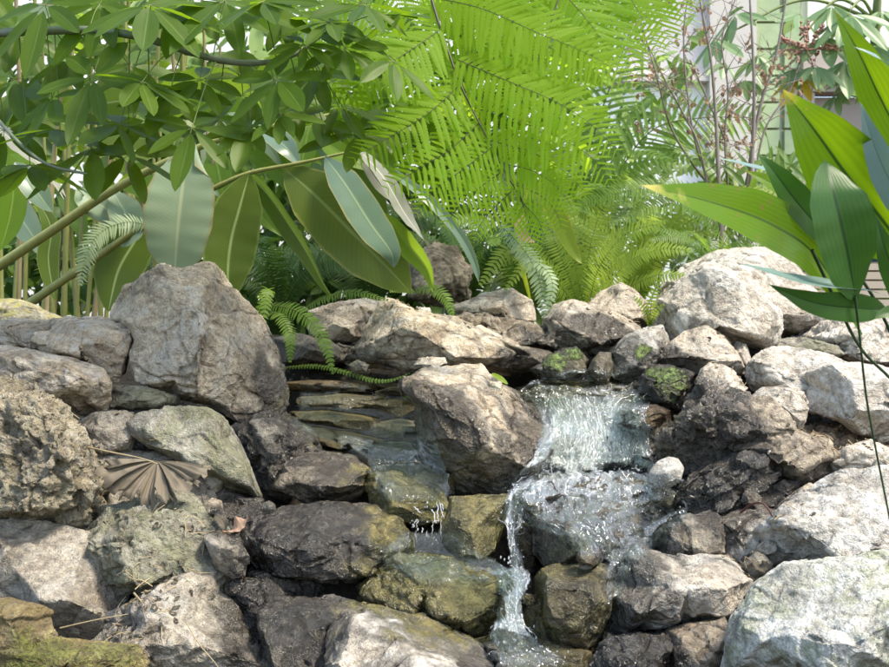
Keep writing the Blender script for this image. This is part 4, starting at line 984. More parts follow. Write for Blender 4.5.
ML = {
 'fern_bright': leaf_mat('bright_tree_fern_leaf', (.14, .26, .010), (.19, .33, .014), (.55, .84, .03), .58, .6),
 'fern_mid': leaf_mat('sword_fern_leaf', (.085, .17, .025), (.14, .25, .04), (.34, .55, .07), .45, .5, rib=(.16, .22, .05)),
 'fern_yellow': leaf_mat('yellow_green_fern_leaf', (.17, .27, .03), (.25, .36, .05), (.50, .68, .10), .45, .5, rib=(.25, .3, .08)),
 'fern_dark': leaf_mat('shade_toned_fern_leaf', (.030, .075, .018), (.06, .12, .025), (.12, .25, .03), .3, .5),  # darker sword fern leaf: shade is put into the leaf colour
 'fern_pale': leaf_mat('pale_grey_fern_leaf', (.22, .30, .17), (.30, .38, .23), (.30, .42, .18), .25, .45),
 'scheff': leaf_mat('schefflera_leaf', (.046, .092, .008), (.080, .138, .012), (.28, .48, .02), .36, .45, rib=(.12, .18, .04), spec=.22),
 'scheff_far': leaf_mat('sun_toned_schefflera_leaf', (.13, .23, .10), (.22, .33, .17), (.35, .50, .18), .35, .35, rib=(.3, .4, .2)),  # lighter schefflera leaf: sunlight is put into the colour
 'ginger': leaf_mat('ginger_leaf', (.080, .125, .020), (.115, .165, .028), (.20, .34, .05), .30, .33, rib=(.30, .40, .16), veins=34, oblique=.35, edge=(.20, .27, .08)),
 'ginger_big': leaf_mat('large_olive_ginger_leaf', (.090, .130, .020), (.115, .160, .026), (.24, .36, .06), .3, .38, rib=(.20, .28, .09), veins=30, oblique=.3, edge=(.25, .26, .08)),
 'ginger_pale': leaf_mat('sky_toned_ginger_leaf', (.24, .33, .22), (.30, .39, .27), (.38, .52, .26), .35, .42, rib=(.45, .52, .33), veins=34, oblique=.3, edge=(.33, .3, .15)),  # pale grey-green is the sky's reflection, painted as leaf colour
 'ginger_blue': leaf_mat('blue_green_ginger_leaf', (.12, .19, .14), (.16, .24, .18), (.20, .34, .14), .22, .25, rib=(.28, .36, .22), veins=30, oblique=.3, edge=(.3, .27, .12)),
 'ginger_lite': leaf_mat('backlight_toned_ginger_leaf', (.10, .19, .02), (.15, .26, .03), (.42, .62, .05), .5, .4, rib=(.30, .42, .08), veins=30, oblique=.3),  # ginger leaf with backlight worked into a brighter colour and translucency
 'dead': leaf_mat('withered_grey_leaf', (.20, .21, .17), (.27, .28, .23), (.25, .26, .18), .25, .55, rib=(.5, .5, .4), veins=12),
 'asp': leaf_mat('broad_green_leaf', (.075, .17, .008), (.10, .21, .012), (.42, .66, .015), .46, .32, rib=(.04, .10, .012), veins=9, tip=((.45, .40, .06), .93)),
 'asp_y': leaf_mat('yellowing_broad_leaf', (.10, .21, .012), (.14, .26, .015), (.40, .62, .02), .45, .34, rib=(.07, .14, .015), veins=12, tip=((.55, .50, .12), .88), spot=.75),
 'asp_d': leaf_mat('dark_broad_leaf', (.032, .095, .020), (.045, .13, .020), (.12, .30, .02), .30, .38, rib=(.02, .06, .015), veins=12),
 'asp_b': leaf_mat('sky_toned_broad_leaf', (.17, .26, .24), (.22, .32, .30), (.15, .28, .14), .18, .22, rib=(.12, .2, .15), veins=12),  # blue-grey base colour imitates the sky reflected on the leaf
 'strap': leaf_mat('yellow_edged_strap_leaf', (.14, .22, .03), (.18, .26, .03), (.40, .50, .05), .45, .4, veins=8, edge=(.50, .38, .04), spot=.4),
 'bush': leaf_mat('mid_green_garden_leaf', (.07, .14, .03), (.13, .22, .05), (.26, .44, .06), .4, .4, rib=(.15, .24, .06)),
 'lime_green': leaf_mat('bright_yellow_green_leaf', (.16, .30, .02), (.22, .36, .03), (.55, .80, .05), .5, .5),  # bright yellow-green base with strong translucency
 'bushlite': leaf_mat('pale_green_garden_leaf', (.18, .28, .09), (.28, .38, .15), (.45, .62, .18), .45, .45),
 'palm': leaf_mat('palm_leaflet', (.12, .23, .05), (.20, .32, .08), (.38, .58, .12), .45, .35, rib=(.2, .3, .1)),
 'brownleaf': leaf_mat('dried_brown_leaf', (.36, .23, .16), (.48, .33, .24), (.48, .30, .2), .35, .7),
 'yellowleaf': leaf_mat('fading_yellow_leaf', (.50, .33, .03), (.60, .42, .05), (.6, .4, .03), .4, .5),
 'litter': leaf_mat('dead_leaf', (.062, .053, .038), (.10, .085, .062), (.12, .09, .06), .1, .6, rib=(.12, .10, .075), under=(.15, .125, .09), spot=.5),
}
MS = {
 'dark': stem_mat('dark_fern_rachis', (.035, .028, .015), (.06, .05, .02)),
 'green': stem_mat('green_stem', (.12, .17, .04), (.18, .23, .06)),
 'yellow': stem_mat('yellow_green_cane', (.30, .30, .09), (.22, .24, .07)),
 'cane': stem_mat('straw_cane', (.34, .26, .14), (.24, .20, .09)),
 'bark': stem_mat('grey_green_bark', (.20, .24, .17), (.14, .17, .11)),
 'twig': stem_mat('grey_twig_bark', (.30, .25, .22), (.20, .15, .13)),
 'darkstem': stem_mat('dark_leaf_stalk', (.02, .05, .015), (.035, .07, .02)),
 'red': stem_mat('dark_red_tendril', (.10, .02, .015), (.05, .015, .012)),
 'straw': stem_mat('dry_straw', (.42, .34, .2), (.3, .22, .12)),
}
PROF = {
 'lance': ([0, .06, .18, .35, .55, .75, .9, 1], [.05, .35, .78, 1, .93, .62, .28, .0]),
 'ell': ([0, .08, .25, .5, .7, .88, .96, 1], [.06, .42, .85, 1, .9, .5, .22, 0]),
 'asp': ([0, .05, .12, .25, .42, .6, .78, .92, 1], [.07, .10, .35, .78, 1, .95, .62, .22, 0]),
 'strap': ([0, .1, .4, .75, .92, 1], [.4, .8, 1, .85, .5, 0]),
 'torn': ([0, .05, .2, .45, .7, .88, 1], [.08, .38, .80, 1, .98, .78, .28]),
 'needle': ([0, .1, .6, 1], [.5, 1, .8, 0]),
}
def blade(mb, spine, hw, prof='lance', face=(0, -1, .25), n=26, m=9, fold=.18, rip=.0, twist=0., rnd=None, curl=0.):
    c = catmull(spine, n); t = norm(np.gradient(c, axis=0)); fc = np.asarray(face, float)
    side = norm(np.cross(t, fc)); nm = np.cross(side, t)
    vv = np.linspace(0, 1, n)
    if twist:
        a = (twist * vv)[:, None]; side, nm = side * np.cos(a) + nm * np.sin(a), nm * np.cos(a) - side * np.sin(a)
    w = np.interp(vv, *PROF[prof]) * hw
    u = np.linspace(-1, 1, m)
    z = fold * (1 - np.abs(u)) ** 1.2 * -1.0 + curl * u * u
    s0 = rng.uniform(0, 50)
    v = c[:, None] + side[:, None] * (w[:, None, None] * u[None, :, None]) + nm[:, None] * (w[:, None, None] * z[None, :, None])
    if rip:
        rr = rip * hw * np.abs(u)[None, :] * np.sin(vv[:, None] * 7 + s0 + np.sign(u)[None, :] * 1.3) + rip * hw * .25 * np.abs(u)[None] * np.sin(vv[:, None] * 41 + s0)
        v = v + nm[:, None] * rr[..., None]
    if prof == 'torn':
        j = (np.sin(u * 5 + s0) * .55 + np.sin(u * 23 + s0) * .12) * hw
        v = v + t[:, None] * (j[None, :, None] * (vv[:, None, None] > .8) * ((vv[:, None, None] - .8) * 5))
    uv = np.stack(np.broadcast_arrays((u[None, :] + 1) / 2, vv[:, None]), -1).reshape(-1, 2)
    mb.add(v.reshape(-1, 3), grid_faces(m, n), uv, rnd)

def px_spine(pts, Y=None):
    return [P(p[0], p[1], (p[2] if len(p) > 2 else Y)) for p in pts]

def leaf_part(parent, spine, hw, mat, name='leaf', label=None, **kw):
    mb = MB(); blade(mb, spine, hw, **kw); o = mb.build(name, ML[mat], parent)
    if label: o['label'] = label
    return o

# sword-fern frond: leaflets both sides of a bowed rachis
def fern_frond(mb, ms, spine, hw, n=44, face=(0, -1, .3), droop=.15, rw=.0012, gap=.86, taper=None):
    c = catmull(spine, 3 * n); t = norm(np.gradient(c, axis=0)); fc = np.asarray(face, float)
    side = norm(np.cross(t, fc)); nm = np.cross(side, t)
    tube(ms, c[::6], [rw, rw * .35], seg=5, n=24)
    L = np.linalg.norm(np.diff(c, axis=0), axis=1).sum(); d = L / n
    ks = np.array([0, .25, .6, .85, 1.0]); wd = np.array([.62, .85, .62, .28, .0]) * d * gap
    for i in range(n):
        a = (i + .5) / n; k = min(3 * n - 1, int(a * 3 * n))
        ln = hw * np.interp(a, [0, .06, .2, .5, .75, .92, 1], taper or [.35, .6, .92, 1, .8, .42, .12]) * rng.uniform(.9, 1.06)
        for s in (-1, 1):
            dr = norm(side[k] * s + t[k] * rng.uniform(.18, .42) + nm[k] * rng.normal(0, .10) + np.array([0, 0, -droop]))
            pw = norm(t[k] - dr * (t[k] @ dr)); bend = t[k] * .12
            cc = c[k] + dr * (ks[:, None] * ln) + bend * (ks[:, None] ** 2) * ln + np.array([0, 0, -.10]) * (ks[:, None] ** 2) * ln
            v = np.stack([cc - pw * wd[:, None] * .5, cc + pw * wd[:, None] * .5], 1).reshape(-1, 3)
            f = np.array([[2 * q, 2 * q + 1, 2 * q + 3, 2 * q + 2] for q in range(4)])
            mb.add(v, f, np.stack([np.tile([.3, .7], 5), np.repeat(ks, 2)], 1), min(1, max(0, .5 + rng.normal(0, .22))))

def fern(name, label, base, fronds, mat, smat='green', group=None, cat='fern'):
    """fronds: list of (spine pts3d, half width, n, face)"""
    r = empty(name, base); tag(r, label, cat, group)
    for sp, hw, n, fc in fronds:
        mb, ms = MB(), MB(); fern_frond(mb, ms, sp, hw, n, fc)
        o = mb.build('frond', ML[mat], r); st = ms.build('rachis', MS[smat], None)
        st.parent = o; st.location = Vector((0, 0, 0)) if False else -(Vector(r.location) + o.location)
    return r

def fern_clump(name, label, px, py, Y, nf, length, hw, mat, spread=1.0, up=1.0, group=None, seed=0, smat='green', lean=0.0, nl=40):
    r2 = np.random.default_rng(seed + 50); b = P(px, py, Y); fr_ = []
    for i in range(nf):
        az = 2 * math.pi * (i + r2.uniform(-.3, .3)) / nf; el = r2.uniform(.75, 1.35) * up
        h = np.array([math.cos(az), math.sin(az) * .8, 0]) * spread; h[0] += lean
        L = length * r2.uniform(.75, 1.15); ts = np.linspace(0, 1, 6)[:, None]
        sp = np.array(b) + h * L * (ts * .35 + ts ** 2 * .45) + np.array([0, 0, 1]) * L * (el * ts - .62 * el * ts ** 2.3)
        fr_.append((sp, hw * r2.uniform(.85, 1.1), nl, tuple(np.array([h[0] * -.3, -.8, .7]) + r2.normal(0, .15, 3))))
    return fern(name, label, b, fr_, mat, smat, group)

# tree-fern: thrice-divided fronds
def pinnule_template():
    V, Fq, UV = [], [], []; nl = 13
    wf = lambda a: np.interp(a, [0, .1, .5, .85, 1], [.052, .078, .072, .044, .012])
    for i in range(nl):
        a = i / nl; a2 = (i + 1) / nl; w1, w2 = wf(a), wf(a2)
        for s in (-1, 1):
            b = len(V); V += [(a, 0, 0), (a2, 0, 0), (a2 + .01, s * w2 * .5, -.006), (a + .01, s * w1 * .5, -.006), (a2 + .025, s * w2, -.014), (a + .065, s * w1 * .95, -.014)]
            q = [[b, b + 1, b + 2, b + 3], [b + 3, b + 2, b + 4, b + 5]]
            Fq += q if s > 0 else [x[::-1] for x in q]; UV += [(.5, a), (.5, a2), (.7, a2), (.7, a), (.9, a2), (.9, a)]
    return np.array(V, float), np.array(Fq), np.array(UV)
PT = pinnule_template()
def pinna(mb, ms, spine, plen, sp=.0205, face=(0, -1, .35), rw=.0011, droop=.22):
    c0 = catmull(spine, 60); L = np.linalg.norm(np.diff(c0, axis=0), axis=1).sum(); n = max(6, int(L / sp)); c = catmull(spine, n * 2)
    t = norm(np.gradient(c, axis=0)); side = norm(np.cross(t, np.asarray(face, float))); nm = np.cross(side, t)
    tube(ms, c0[::8], [rw, rw * .3], seg=5, n=24)
    for i in range(n):
        a = (i + .3) / n; k = 2 * i
        ln = plen * np.interp(a, [0, .08, .3, .6, .85, 1], [.7, .9, 1, .82, .45, .14])
        for s in (-1, 1):
            if rng.random() < .02: continue
            d = norm(side[k] * s + t[k] * rng.uniform(.32, .5) + nm[k] * rng.normal(0, .08) + np.array([0, 0, -droop * rng.uniform(.7, 1.3)]))
            w = norm(t[k] - d * (t[k] @ d)) * s; z = np.cross(d, w)
            T = PT[0]; l2 = ln * rng.uniform(.93, 1.05)
            q = c[k] + T[:, :1] * l2 * d + T[:, 1:2] * l2 * w * 1.0 + (T[:, 2:] - .10 * T[:, :1] ** 2) * l2 * np.array([0, 0, 1.])
            mb.add(q, PT[1], PT[2], min(1, max(0, .5 + rng.normal(0, .25))))
# ------------------------------------------------------------------ tree fern overhead
def tree_fern():
    b = P(330, 345, 5.9); r = empty('tree_fern', b); tag(r, 'glowing yellow-green tree fern whose lacy fronds hang over the cascade', 'tree fern')
    ms0 = MB(); tube(ms0, [P(330, 345, 5.9), P(340, 100, 5.5), P(420, -150, 4.7), P(480, -420, 3.7)], [.05, .045, .04, .035], seg=12, n=40, jitter=.15)
    # main frond, apex hanging towards the water
    S = [(395, -230, 3.1), (425, -40, 2.62), (432, 0, 2.55), (446, 45, 2.5), (462, 88, 2.46), (483, 130, 2.43), (505, 172, 2.42), (522, 200, 2.42), (535, 232, 2.43)]
    o = MB(); ms = MB(); tube(ms, px_spine(S), [.006, .0045, .0035, .0022, .001], seg=7, n=60)
    pn = [ # (points), pinnule length px
     ([(432, -2, 2.55), (480, 8, 2.5), (540, 34, 2.45), (590, 55, 2.42), (635, 85, 2.4)], 50),
     ([(458, 60, 2.48), (510, 82, 2.43), (560, 104, 2.4), (595, 128, 2.38), (618, 152, 2.38)], 48),
     ([(475, 108, 2.45), (520, 122, 2.42), (560, 138, 2.40), (592, 158, 2.39), (610, 182, 2.39)], 42),
     ([(488, 140, 2.43), (530, 152, 2.42), (565, 172, 2.42), (588, 196, 2.42)], 34),
     ([(500, 163, 2.42), (535, 172, 2.41), (562, 192, 2.42), (575, 215, 2.43)], 28),
     ([(512, 184, 2.42), (538, 194, 2.42), (556, 212, 2.43), (562, 232, 2.44)], 22),
     ([(440, 30, 2.5), (408, 52, 2.45), (370, 75, 2.4), (335, 105, 2.38)], 48),
     ([(463, 82, 2.47), (430, 112, 2.42), (392, 136, 2.38), (352, 160, 2.36)], 44),
     ([(480, 122, 2.44), (452, 148, 2.41), (420, 168, 2.38), (385, 190, 2.37)], 38),
     ([(492, 147, 2.42), (465, 168, 2.4), (435, 190, 2.38), (415, 215, 2.38)], 32),
     ([(504, 170, 2.42), (482, 186, 2.41), (460, 205, 2.4), (444, 228, 2.4)], 27),
     ([(515, 188, 2.42), (498, 204, 2.42), (482, 222, 2.42), (474, 240, 2.42)], 22),
     ([(524, 204, 2.42), (516, 220, 2.42), (507, 240, 2.42)], 18), ([(524, 204, 2.42), (538, 220, 2.42), (545, 240, 2.43)], 18)]
    for p, l in pn: pinna(o, ms, px_spine(p), l * .98 / F * 2.43, sp=.0165 if l > 35 else .0135, face=(0, -1, .25))
    pinna(o, ms, px_spine([(520, 198, 2.42), (528, 220, 2.42), (535, 255, 2.43)]), 20 / F * 2.4, sp=.011)
    fo = o.build('frond', ML['fern_bright'], r); a = ms.build('rachis', MS['dark'], None); a.parent = fo; a.location = -(r.location + fo.location)
    # further fronds of the same crown, generated around their own spines
    def frond(S, npair, lmax, plen, Y, a0=.12, skipL=False):
        o = MB(); ms = MB(); c = catmull(px_spine(S), 80); t = norm(np.gradient(c, axis=0)); side = norm(np.cross(t, np.array([0, -1., .35])))
        tube(ms, c[::8], [.006, .004, .0015], seg=7, n=60)
        for i in range(npair):
            a = a0 + (1 - a0) * (i + .3) / npair; k = min(79, int(a * 79)); L = lmax * np.interp(a, [0, .2, .5, .8, 1], [.8, 1, .85, .45, .12])
            for s in (-1, 1):
                d = norm(side[k] * s + t[k] * .45 + np.array([0, rng.normal(0, .12), -.12])); ts = np.linspace(0, 1, 5)[:, None]
                sp_ = c[k] + d * L * ts + np.array([0, 0, -.22]) * L * ts ** 2 + t[k] * .12 * L * ts ** 2
                pinna(o, ms, sp_, plen * np.interp(L / lmax, [0, .4, 1], [.4, .75, 1]), sp=.0175, face=(0, -1, .3))
        fo = o.build('frond', ML['fern_bright'], r); a = ms.build('rachis', MS['dark'], None); a.parent = fo; a.location = -(r.location + fo.location)
    frond([(660, -190, 3.3), (585, -60, 3.05), (552, 20, 2.95), (540, 95, 2.92)], 10, .44, .13, 3.0)
    if 0: frond([(760, -230, 3.7), (690, -80, 3.35), (655, -10, 3.25), (635, 60, 3.2)], 9, .42, .13, 3.2)
    frond([(430, -250, 3.6), (385, -60, 3.15), (350, 30, 3.05), (330, 110, 3.0)], 9, .42, .12, 3.0)
    frond([(520, -250, 3.8), (500, -60, 3.35), (480, 40, 3.25), (455, 140, 3.2)], 9, .40, .12, 3.2)
    ms0.build('trunk', stem_mat('fibrous_fern_trunk', (.06, .04, .025), (.10, .07, .04)), r)
tree_fern()

# ------------------------------------------------------------------ schefflera, upper left
def cluster(mb, ms, c, size, axis, nleaf=7, hwr=.17, start=None, droop=.35, r2=None, petl=.12):
    c = np.array(c, float); ax = norm(np.array(axis, float)); e1 = norm(np.cross(ax, [.3, .9, .2])); e2 = np.cross(ax, e1); a0 = r2.uniform(0, 6.28)
    if start is not None: tube(ms, [start, (np.array(start) + c) / 2 + np.array([0, 0, .01]), c], [.0016, .0012], seg=5, n=10)
    for k in range(nleaf):
        a = a0 + k * 2 * math.pi / nleaf + r2.normal(0, .12); L = size * r2.uniform(.72, 1.08)
        d = norm(e1 * math.cos(a) + e2 * math.sin(a) + ax * r2.uniform(-.05, .35) + np.array([0, 0, -droop])); p0 = c + d * L * petl
        ts = np.linspace(0, 1, 5)[:, None]; sp = p0 + d * L * ts + np.array([0, 0, -.20]) * L * ts ** 2
        fc = norm(ax - d * (ax @ d)) + r2.normal(0, .18, 3)
        tube(ms, [c, p0], .0008, seg=4, n=4)
        blade(mb, sp, L * hwr * r2.uniform(.85, 1.15), 'ell', fc, n=14, m=7, fold=.22, rip=.05)
def schefflera():
    r2 = np.random.default_rng(21)
    Y = 2.35; br = [(-60, 36, 2.5), (20, 32, 2.4), (84, 30, 2.36), (111, 32, 2.35), (148, 39, 2.34), (189, 52, 2.33), (230, 62, 2.34), (270, 62, 2.35), (300, 52, 2.36), (318, 38, 2.37), (345, 25, 2.38)]
    b = P(-60, 340, 2.9); r = empty('schefflera', b); tag(r, 'dark green umbrella-leaved shrub arching in from the upper left on a grey-green branch', 'shrub')
    ms = MB(); c = tube(ms, px_spine(br), [.012, .0105, .009, .007, .004], seg=10, n=120, jitter=.10, knots=14)
    tube(ms, [P(-60, 340, 2.9), P(-75, 200, 2.7), P(-60, 36, 2.5)], [.02, .012], seg=10, n=30, jitter=.1)
    tube(ms, px_spine([(-50, -60, 2.5), (60, -30, 2.4), (200, -20, 2.4), (330, -8, 2.4)]), [.008, .004], seg=8, n=60, jitter=.1)
    tube(ms, px_spine([(-60, 36, 2.5), (-10, 110, 2.4), (40, 160, 2.35), (90, 175, 2.35)]), [.006, .003], seg=8, n=40, jitter=.1)
    ms.build('branch', MS['bark'], r)
    C = [(18, 30, 50), (52, 98, 48), (15, 80, 52), (70, 60, 40), (92, 78, 50), (130, 66, 42), (150, 5, 60), (100, 4, 52), (45, 5, 55), (190, -2, 62), (225, 0, 66), (262, 2, 48), (5, 130, 52),
         (290, 12, 45), (192, 128, 48), (91, 150, 56), (60, 130, 55), (120, 125, 52), (250, 126, 40), (219, 118, 36), (277, 80, 42), (243, 95, 46), (142, 82, 46), (170, 92, 44), (200, 80, 40),
         (329, 22, 42), (393, 61, 46), (339, 106, 38), (359, 134, 46), (315, 74, 40), (300, 100, 36), (305, 45, 36), (345, 48, 40), (30, 165, 50), (150, 120, 44), (322, 120, 42), (365, 5, 44), (280, 115, 34), (395, 15, 36), (128, 155, 40)]
    for i, (x, y, s) in enumerate(C):
        Yc = 2.2 + .35 * r2.random(); p = P(x, y, Yc); k = int(np.argmin(((c - np.array(p)) ** 2).sum(1))); start = c[k]
        mb, m2 = MB(), MB(); ax = np.array([r2.normal(0, .35), -.75 + r2.normal(0, .3), .75])
        cluster(mb, m2, p, s * 1.22 / F * Yc, ax, int(r2.integers(6, 9)), .175, start if np.linalg.norm(start - np.array(p)) < .4 else np.array(p) + np.array([r2.normal(0, .03), .06, .09]), .30, r2)
        o = mb.build('leaf_cluster', ML['scheff'], r); a = m2.build('petiole', MS['green'], None); a.parent = o; a.location = -(r.location + o.location)
schefflera()

# ------------------------------------------------------------------ ginger plants, left and centre
def ginger():
    b = P(120, 335, 3.25); r = empty('ginger_plant', b); tag(r, 'leaning ginger plant with broad torn pale leaves beside the great tilted boulder', 'ginger plant', 'ginger plants')
    ms = MB(); tube(ms, px_spine([(-30, 285, 3.2), (50, 232, 3.1), (110, 192, 3.05), (175, 158, 3.0), (235, 135, 2.98), (330, 115, 2.95)]), [.017, .013, .006], seg=10, n=60); ms.build('stalk', MS['yellow'], r)
    ms = MB(); tube(ms, px_spine([(20, 310, 3.2), (90, 262, 3.1), (150, 222, 3.04), (215, 188, 2.97), (250, 173, 2.95), (300, 163, 2.93), (345, 153, 2.92), (362, 149, 2.92)]), [.014, .012, .009, .006, .003], seg=10, n=60, knots=9); ms.build('stalk', MS['yellow'], r)
    L = lambda pts, hw, mat, **kw: leaf_part(r, px_spine(pts), hw / F * 2.95, mat, **kw)
    L([(174, 278, 2.93), (176, 240, 2.9), (180, 200, 2.9), (186, 158, 2.93)], 34, 'ginger_pale', prof='torn', face=(.1, -1, .5), fold=.12, rip=.05, n=40, m=17, label='broad pale torn leaf')
    L([(249, 174, 2.94), (240, 205, 2.92), (231, 240, 2.92), (228, 275, 2.93), (232, 302, 2.95)], 27, 'ginger', prof='ell', face=(.25, -1, .35), n=34, m=13, rip=.03)
    L([(284, 168, 2.95), (315, 195, 2.9), (350, 230, 2.88), (385, 265, 2.88), (411, 293, 2.9)], 33, 'ginger_big', prof='ell', face=(-.2, -1, .25), n=40, m=15, rip=.04, fold=.12, label='largest leaf, drooping to the right')
    L([(325, 157, 2.9), (345, 183, 2.85), (370, 222, 2.83), (390, 250, 2.83), (394, 268, 2.84)], 18, 'ginger_blue', prof='ell', face=(-.1, -1, .7), n=34, m=11, fold=.1, rip=.06)
    L([(362, 152, 2.9), (385, 178, 2.87), (405, 212, 2.86), (429, 246, 2.87)], 9, 'dead', prof='strap', face=(0, -1, .6), rip=.25, twist=.8, label='withered grey hanging leaf')
    L([(360, 155, 2.92), (380, 185, 2.92), (398, 200, 2.92), (421, 217, 2.92)], 6, 'dead', prof='strap', face=(.3, -1, .4), rip=.25, twist=-.6, label='withered grey hanging leaf')
    L([(382, 212, 2.88), (404, 242, 2.85), (425, 268, 2.84), (433, 292, 2.85)], 11, 'ginger_lite', prof='lance', face=(-.5, -1, .2), fold=.5, rip=.1)
    L([(383, 165, 3.05), (425, 196, 3.0), (458, 232, 3.0), (474, 262, 3.0), (479, 283, 3.0)], 6, 'ginger_blue', prof='strap', face=(-.2, -1, .8), fold=.3)
    L([(236, 165, 3.0), (262, 192, 2.98), (285, 225, 2.98), (305, 255, 2.97), (322, 285, 2.97), (336, 302, 2.97)], 12, 'ginger', prof='lance', face=(-.9, -.8, .2), fold=.5, rip=.05)
    L([(300, 165, 3.05), (285, 145, 3.05), (265, 128, 3.1), (245, 110, 3.15)], 14, 'ginger_blue', prof='ell', face=(.1, -1, .8), rip=.05)
    L([(318, 135, 3.05), (340, 150, 3.0), (370, 162, 3.0), (405, 180, 3.0)], 13, 'ginger_lite', prof='lance', face=(-.1, -1, .3), fold=.4)
    L([(345, 160, 3.0), (365, 185, 3.0), (378, 215, 3.0), (386, 250, 3.02)], 14, 'ginger', prof='lance', face=(-.3, -1, .3))
    L([(135, 225, 3.15), (115, 212, 3.1), (95, 200, 3.1), (78, 186, 3.1)], 19, 'ginger_pale', prof='torn', face=(.3, -1, .5), rip=.12, m=15, label='small pale torn leaf')
    L([(150, 215, 3.2), (135, 240, 3.18), (118, 270, 3.16), (108, 312, 3.16)], 26, 'ginger', prof='ell', face=(.3, -1, .2), n=30, m=11)
    L([(120, 245, 3.1), (130, 230, 3.05), (125, 212, 3.05), (112, 190, 3.1)], 18, 'ginger_pale', prof='ell', face=(0, -1, .7), rip=.1)
    L([(-10, 122, 2.9), (20, 145, 2.85), (45, 168, 2.85), (62, 195, 2.85)], 9, 'dead', prof='torn', face=(.2, -1, .8), rip=.3, twist=.6, label='pale shredded hanging leaf')
    L([(15, 162, 2.8), (28, 178, 2.78), (40, 195, 2.78), (52, 212, 2.8)], 13, 'ginger_blue', prof='ell', face=(.3, -1, .6))
    L([(60, 120, 3.0), (90, 108, 2.95), (130, 102, 2.95), (170, 112, 3.0)], 17, 'ginger', prof='lance', face=(0, -.8, -.6))
    L([(150, 118, 3.05), (185, 96, 3.0), (225, 92, 3.0), (262, 108, 3.0)], 25, 'ginger_lite', prof='ell', face=(0, -1, -.4), rip=.05)
    L([(170, 140, 3.1), (140, 150, 3.1), (110, 145, 3.1), (70, 165, 3.1)], 16, 'ginger', prof='lance', face=(0, -1, .4))
    L([(0, 250, 3.3), (10, 215, 3.3), (12, 180, 3.3), (-6, 140, 3.3)], 16, 'ginger_lite', prof='lance', face=(.4, -1, .2))
    L([(55, 300, 3.3), (48, 260, 3.3), (50, 225, 3.3), (30, 190, 3.3)], 12, 'ginger', prof='lance', face=(.2, -1, .2))
    # thicket of canes behind
    r2 = np.random.default_rng(31)
    k = empty('cane_clump', P(60, 335, 3.9)); tag(k, 'dense stand of straw and green canes with arching leaves at the far left', 'cane clump', 'ginger plants')
    for i in range(34):
        x = -30 + i * 7.2 + r2.uniform(-6, 6); Yc = 3.5 + r2.uniform(0, .9); x2 = x + r2.uniform(-25, 30); mb = MB()
        tube(mb, px_spine([(x, 345, Yc), ((x + x2) / 2 + r2.uniform(-5, 5), 150, Yc), (x2, -60 + r2.uniform(0, 120), Yc - .1)]), [.010 * r2.uniform(.6, 1.3), .008 * r2.uniform(.5, 1)], seg=8, n=40, knots=int(r2.integers(5, 9)), rnd=r2.random())
        mb.build('cane', MS['cane' if r2.random() < .45 else 'yellow'], k)
    for i in range(64):
        x, y = r2.uniform(-30, 330), r2.uniform(-20, 215); Yc = r2.uniform(3.4, 4.6); a = r2.uniform(-2.8, -.3) if y < 90 else r2.uniform(-.6, 2.2); Lp = r2.uniform(60, 120)
        if x > 260: y = min(y, 120)
        dx, dy = math.cos(a) * Lp, math.sin(a) * Lp * .6
        leaf_part(k, px_spine([(x, y, Yc), (x + dx * .35, y + dy * .4 - 8, Yc - .05), (x + dx * .7, y + dy * .8 + 2, Yc - .1), (x + dx, y + dy + 22, Yc - .1)]), r2.uniform(9, 17) / F * Yc,
                  ['ginger', 'ginger_lite', 'ginger_lite', 'bush', 'ginger_pale'][int(r2.integers(0, 5))], prof='lance', face=(r2.normal(0, .3), -1, r2.uniform(-.5, .7)), rip=.06, n=18, m=7)
ginger()

# ------------------------------------------------------------------ ferns
S3 = lambda pts: np.array([tuple(p) for p in px_spine(pts)])
w = lambda px, Y=3.0: px / F * Y
fern('sword_fern', 'fern beside the great boulder whose fronds dangle over the left channel', P(262, 318, 2.98), [
    (S3([(262, 305, 2.98), (290, 308, 2.85), (312, 322, 2.78), (326, 345, 2.75), (333, 374, 2.74)]), w(10), 34, (0, -1, .4)),
    (S3([(300, 312, 3.0), (325, 298, 2.95), (355, 292, 2.9), (388, 300, 2.88)]), w(9), 32, (0, -.8, .8)),
    (S3([(262, 312, 2.98), (280, 315, 2.85), (290, 335, 2.8), (290, 362, 2.8)]), w(10), 30, (.4, -1, .3)),
    (S3([(280, 368, 2.84), (315, 366, 2.78), (345, 372, 2.72), (372, 380, 2.7), (392, 380, 2.7), (410, 373, 2.7)]), w(3.4), 44, (0, -1, .5)),
    (S3([(258, 320, 2.98), (264, 300, 2.92), (268, 290, 2.85), (262, 330, 2.8)]), w(9), 26, (.4, -1, .3))], 'fern_mid', group='ferns')
fern('sword_fern', 'single grey-green fern frond curling in front of the canes at left', P(150, 232, 3.0), [
    (S3([(150, 226, 3.0), (128, 222, 2.95), (104, 230, 2.92), (88, 250, 2.9), (80, 285, 2.9)]), w(15), 34, (0, -1, .4))], 'fern_pale', group='ferns')
fern('sword_fern', 'little fern sprig rooted behind the sloping slab', P(428, 292, 3.1), [
    (S3([(415, 290, 3.1), (432, 288, 3.02), (446, 298, 2.98), (453, 316, 2.96)]), w(9), 22, (0, -1, .4)), (S3([(415, 292, 3.1), (400, 288, 3.05), (390, 292, 3.0)]), w(6), 14, (0, -1, .4))], 'fern_mid', group='ferns')
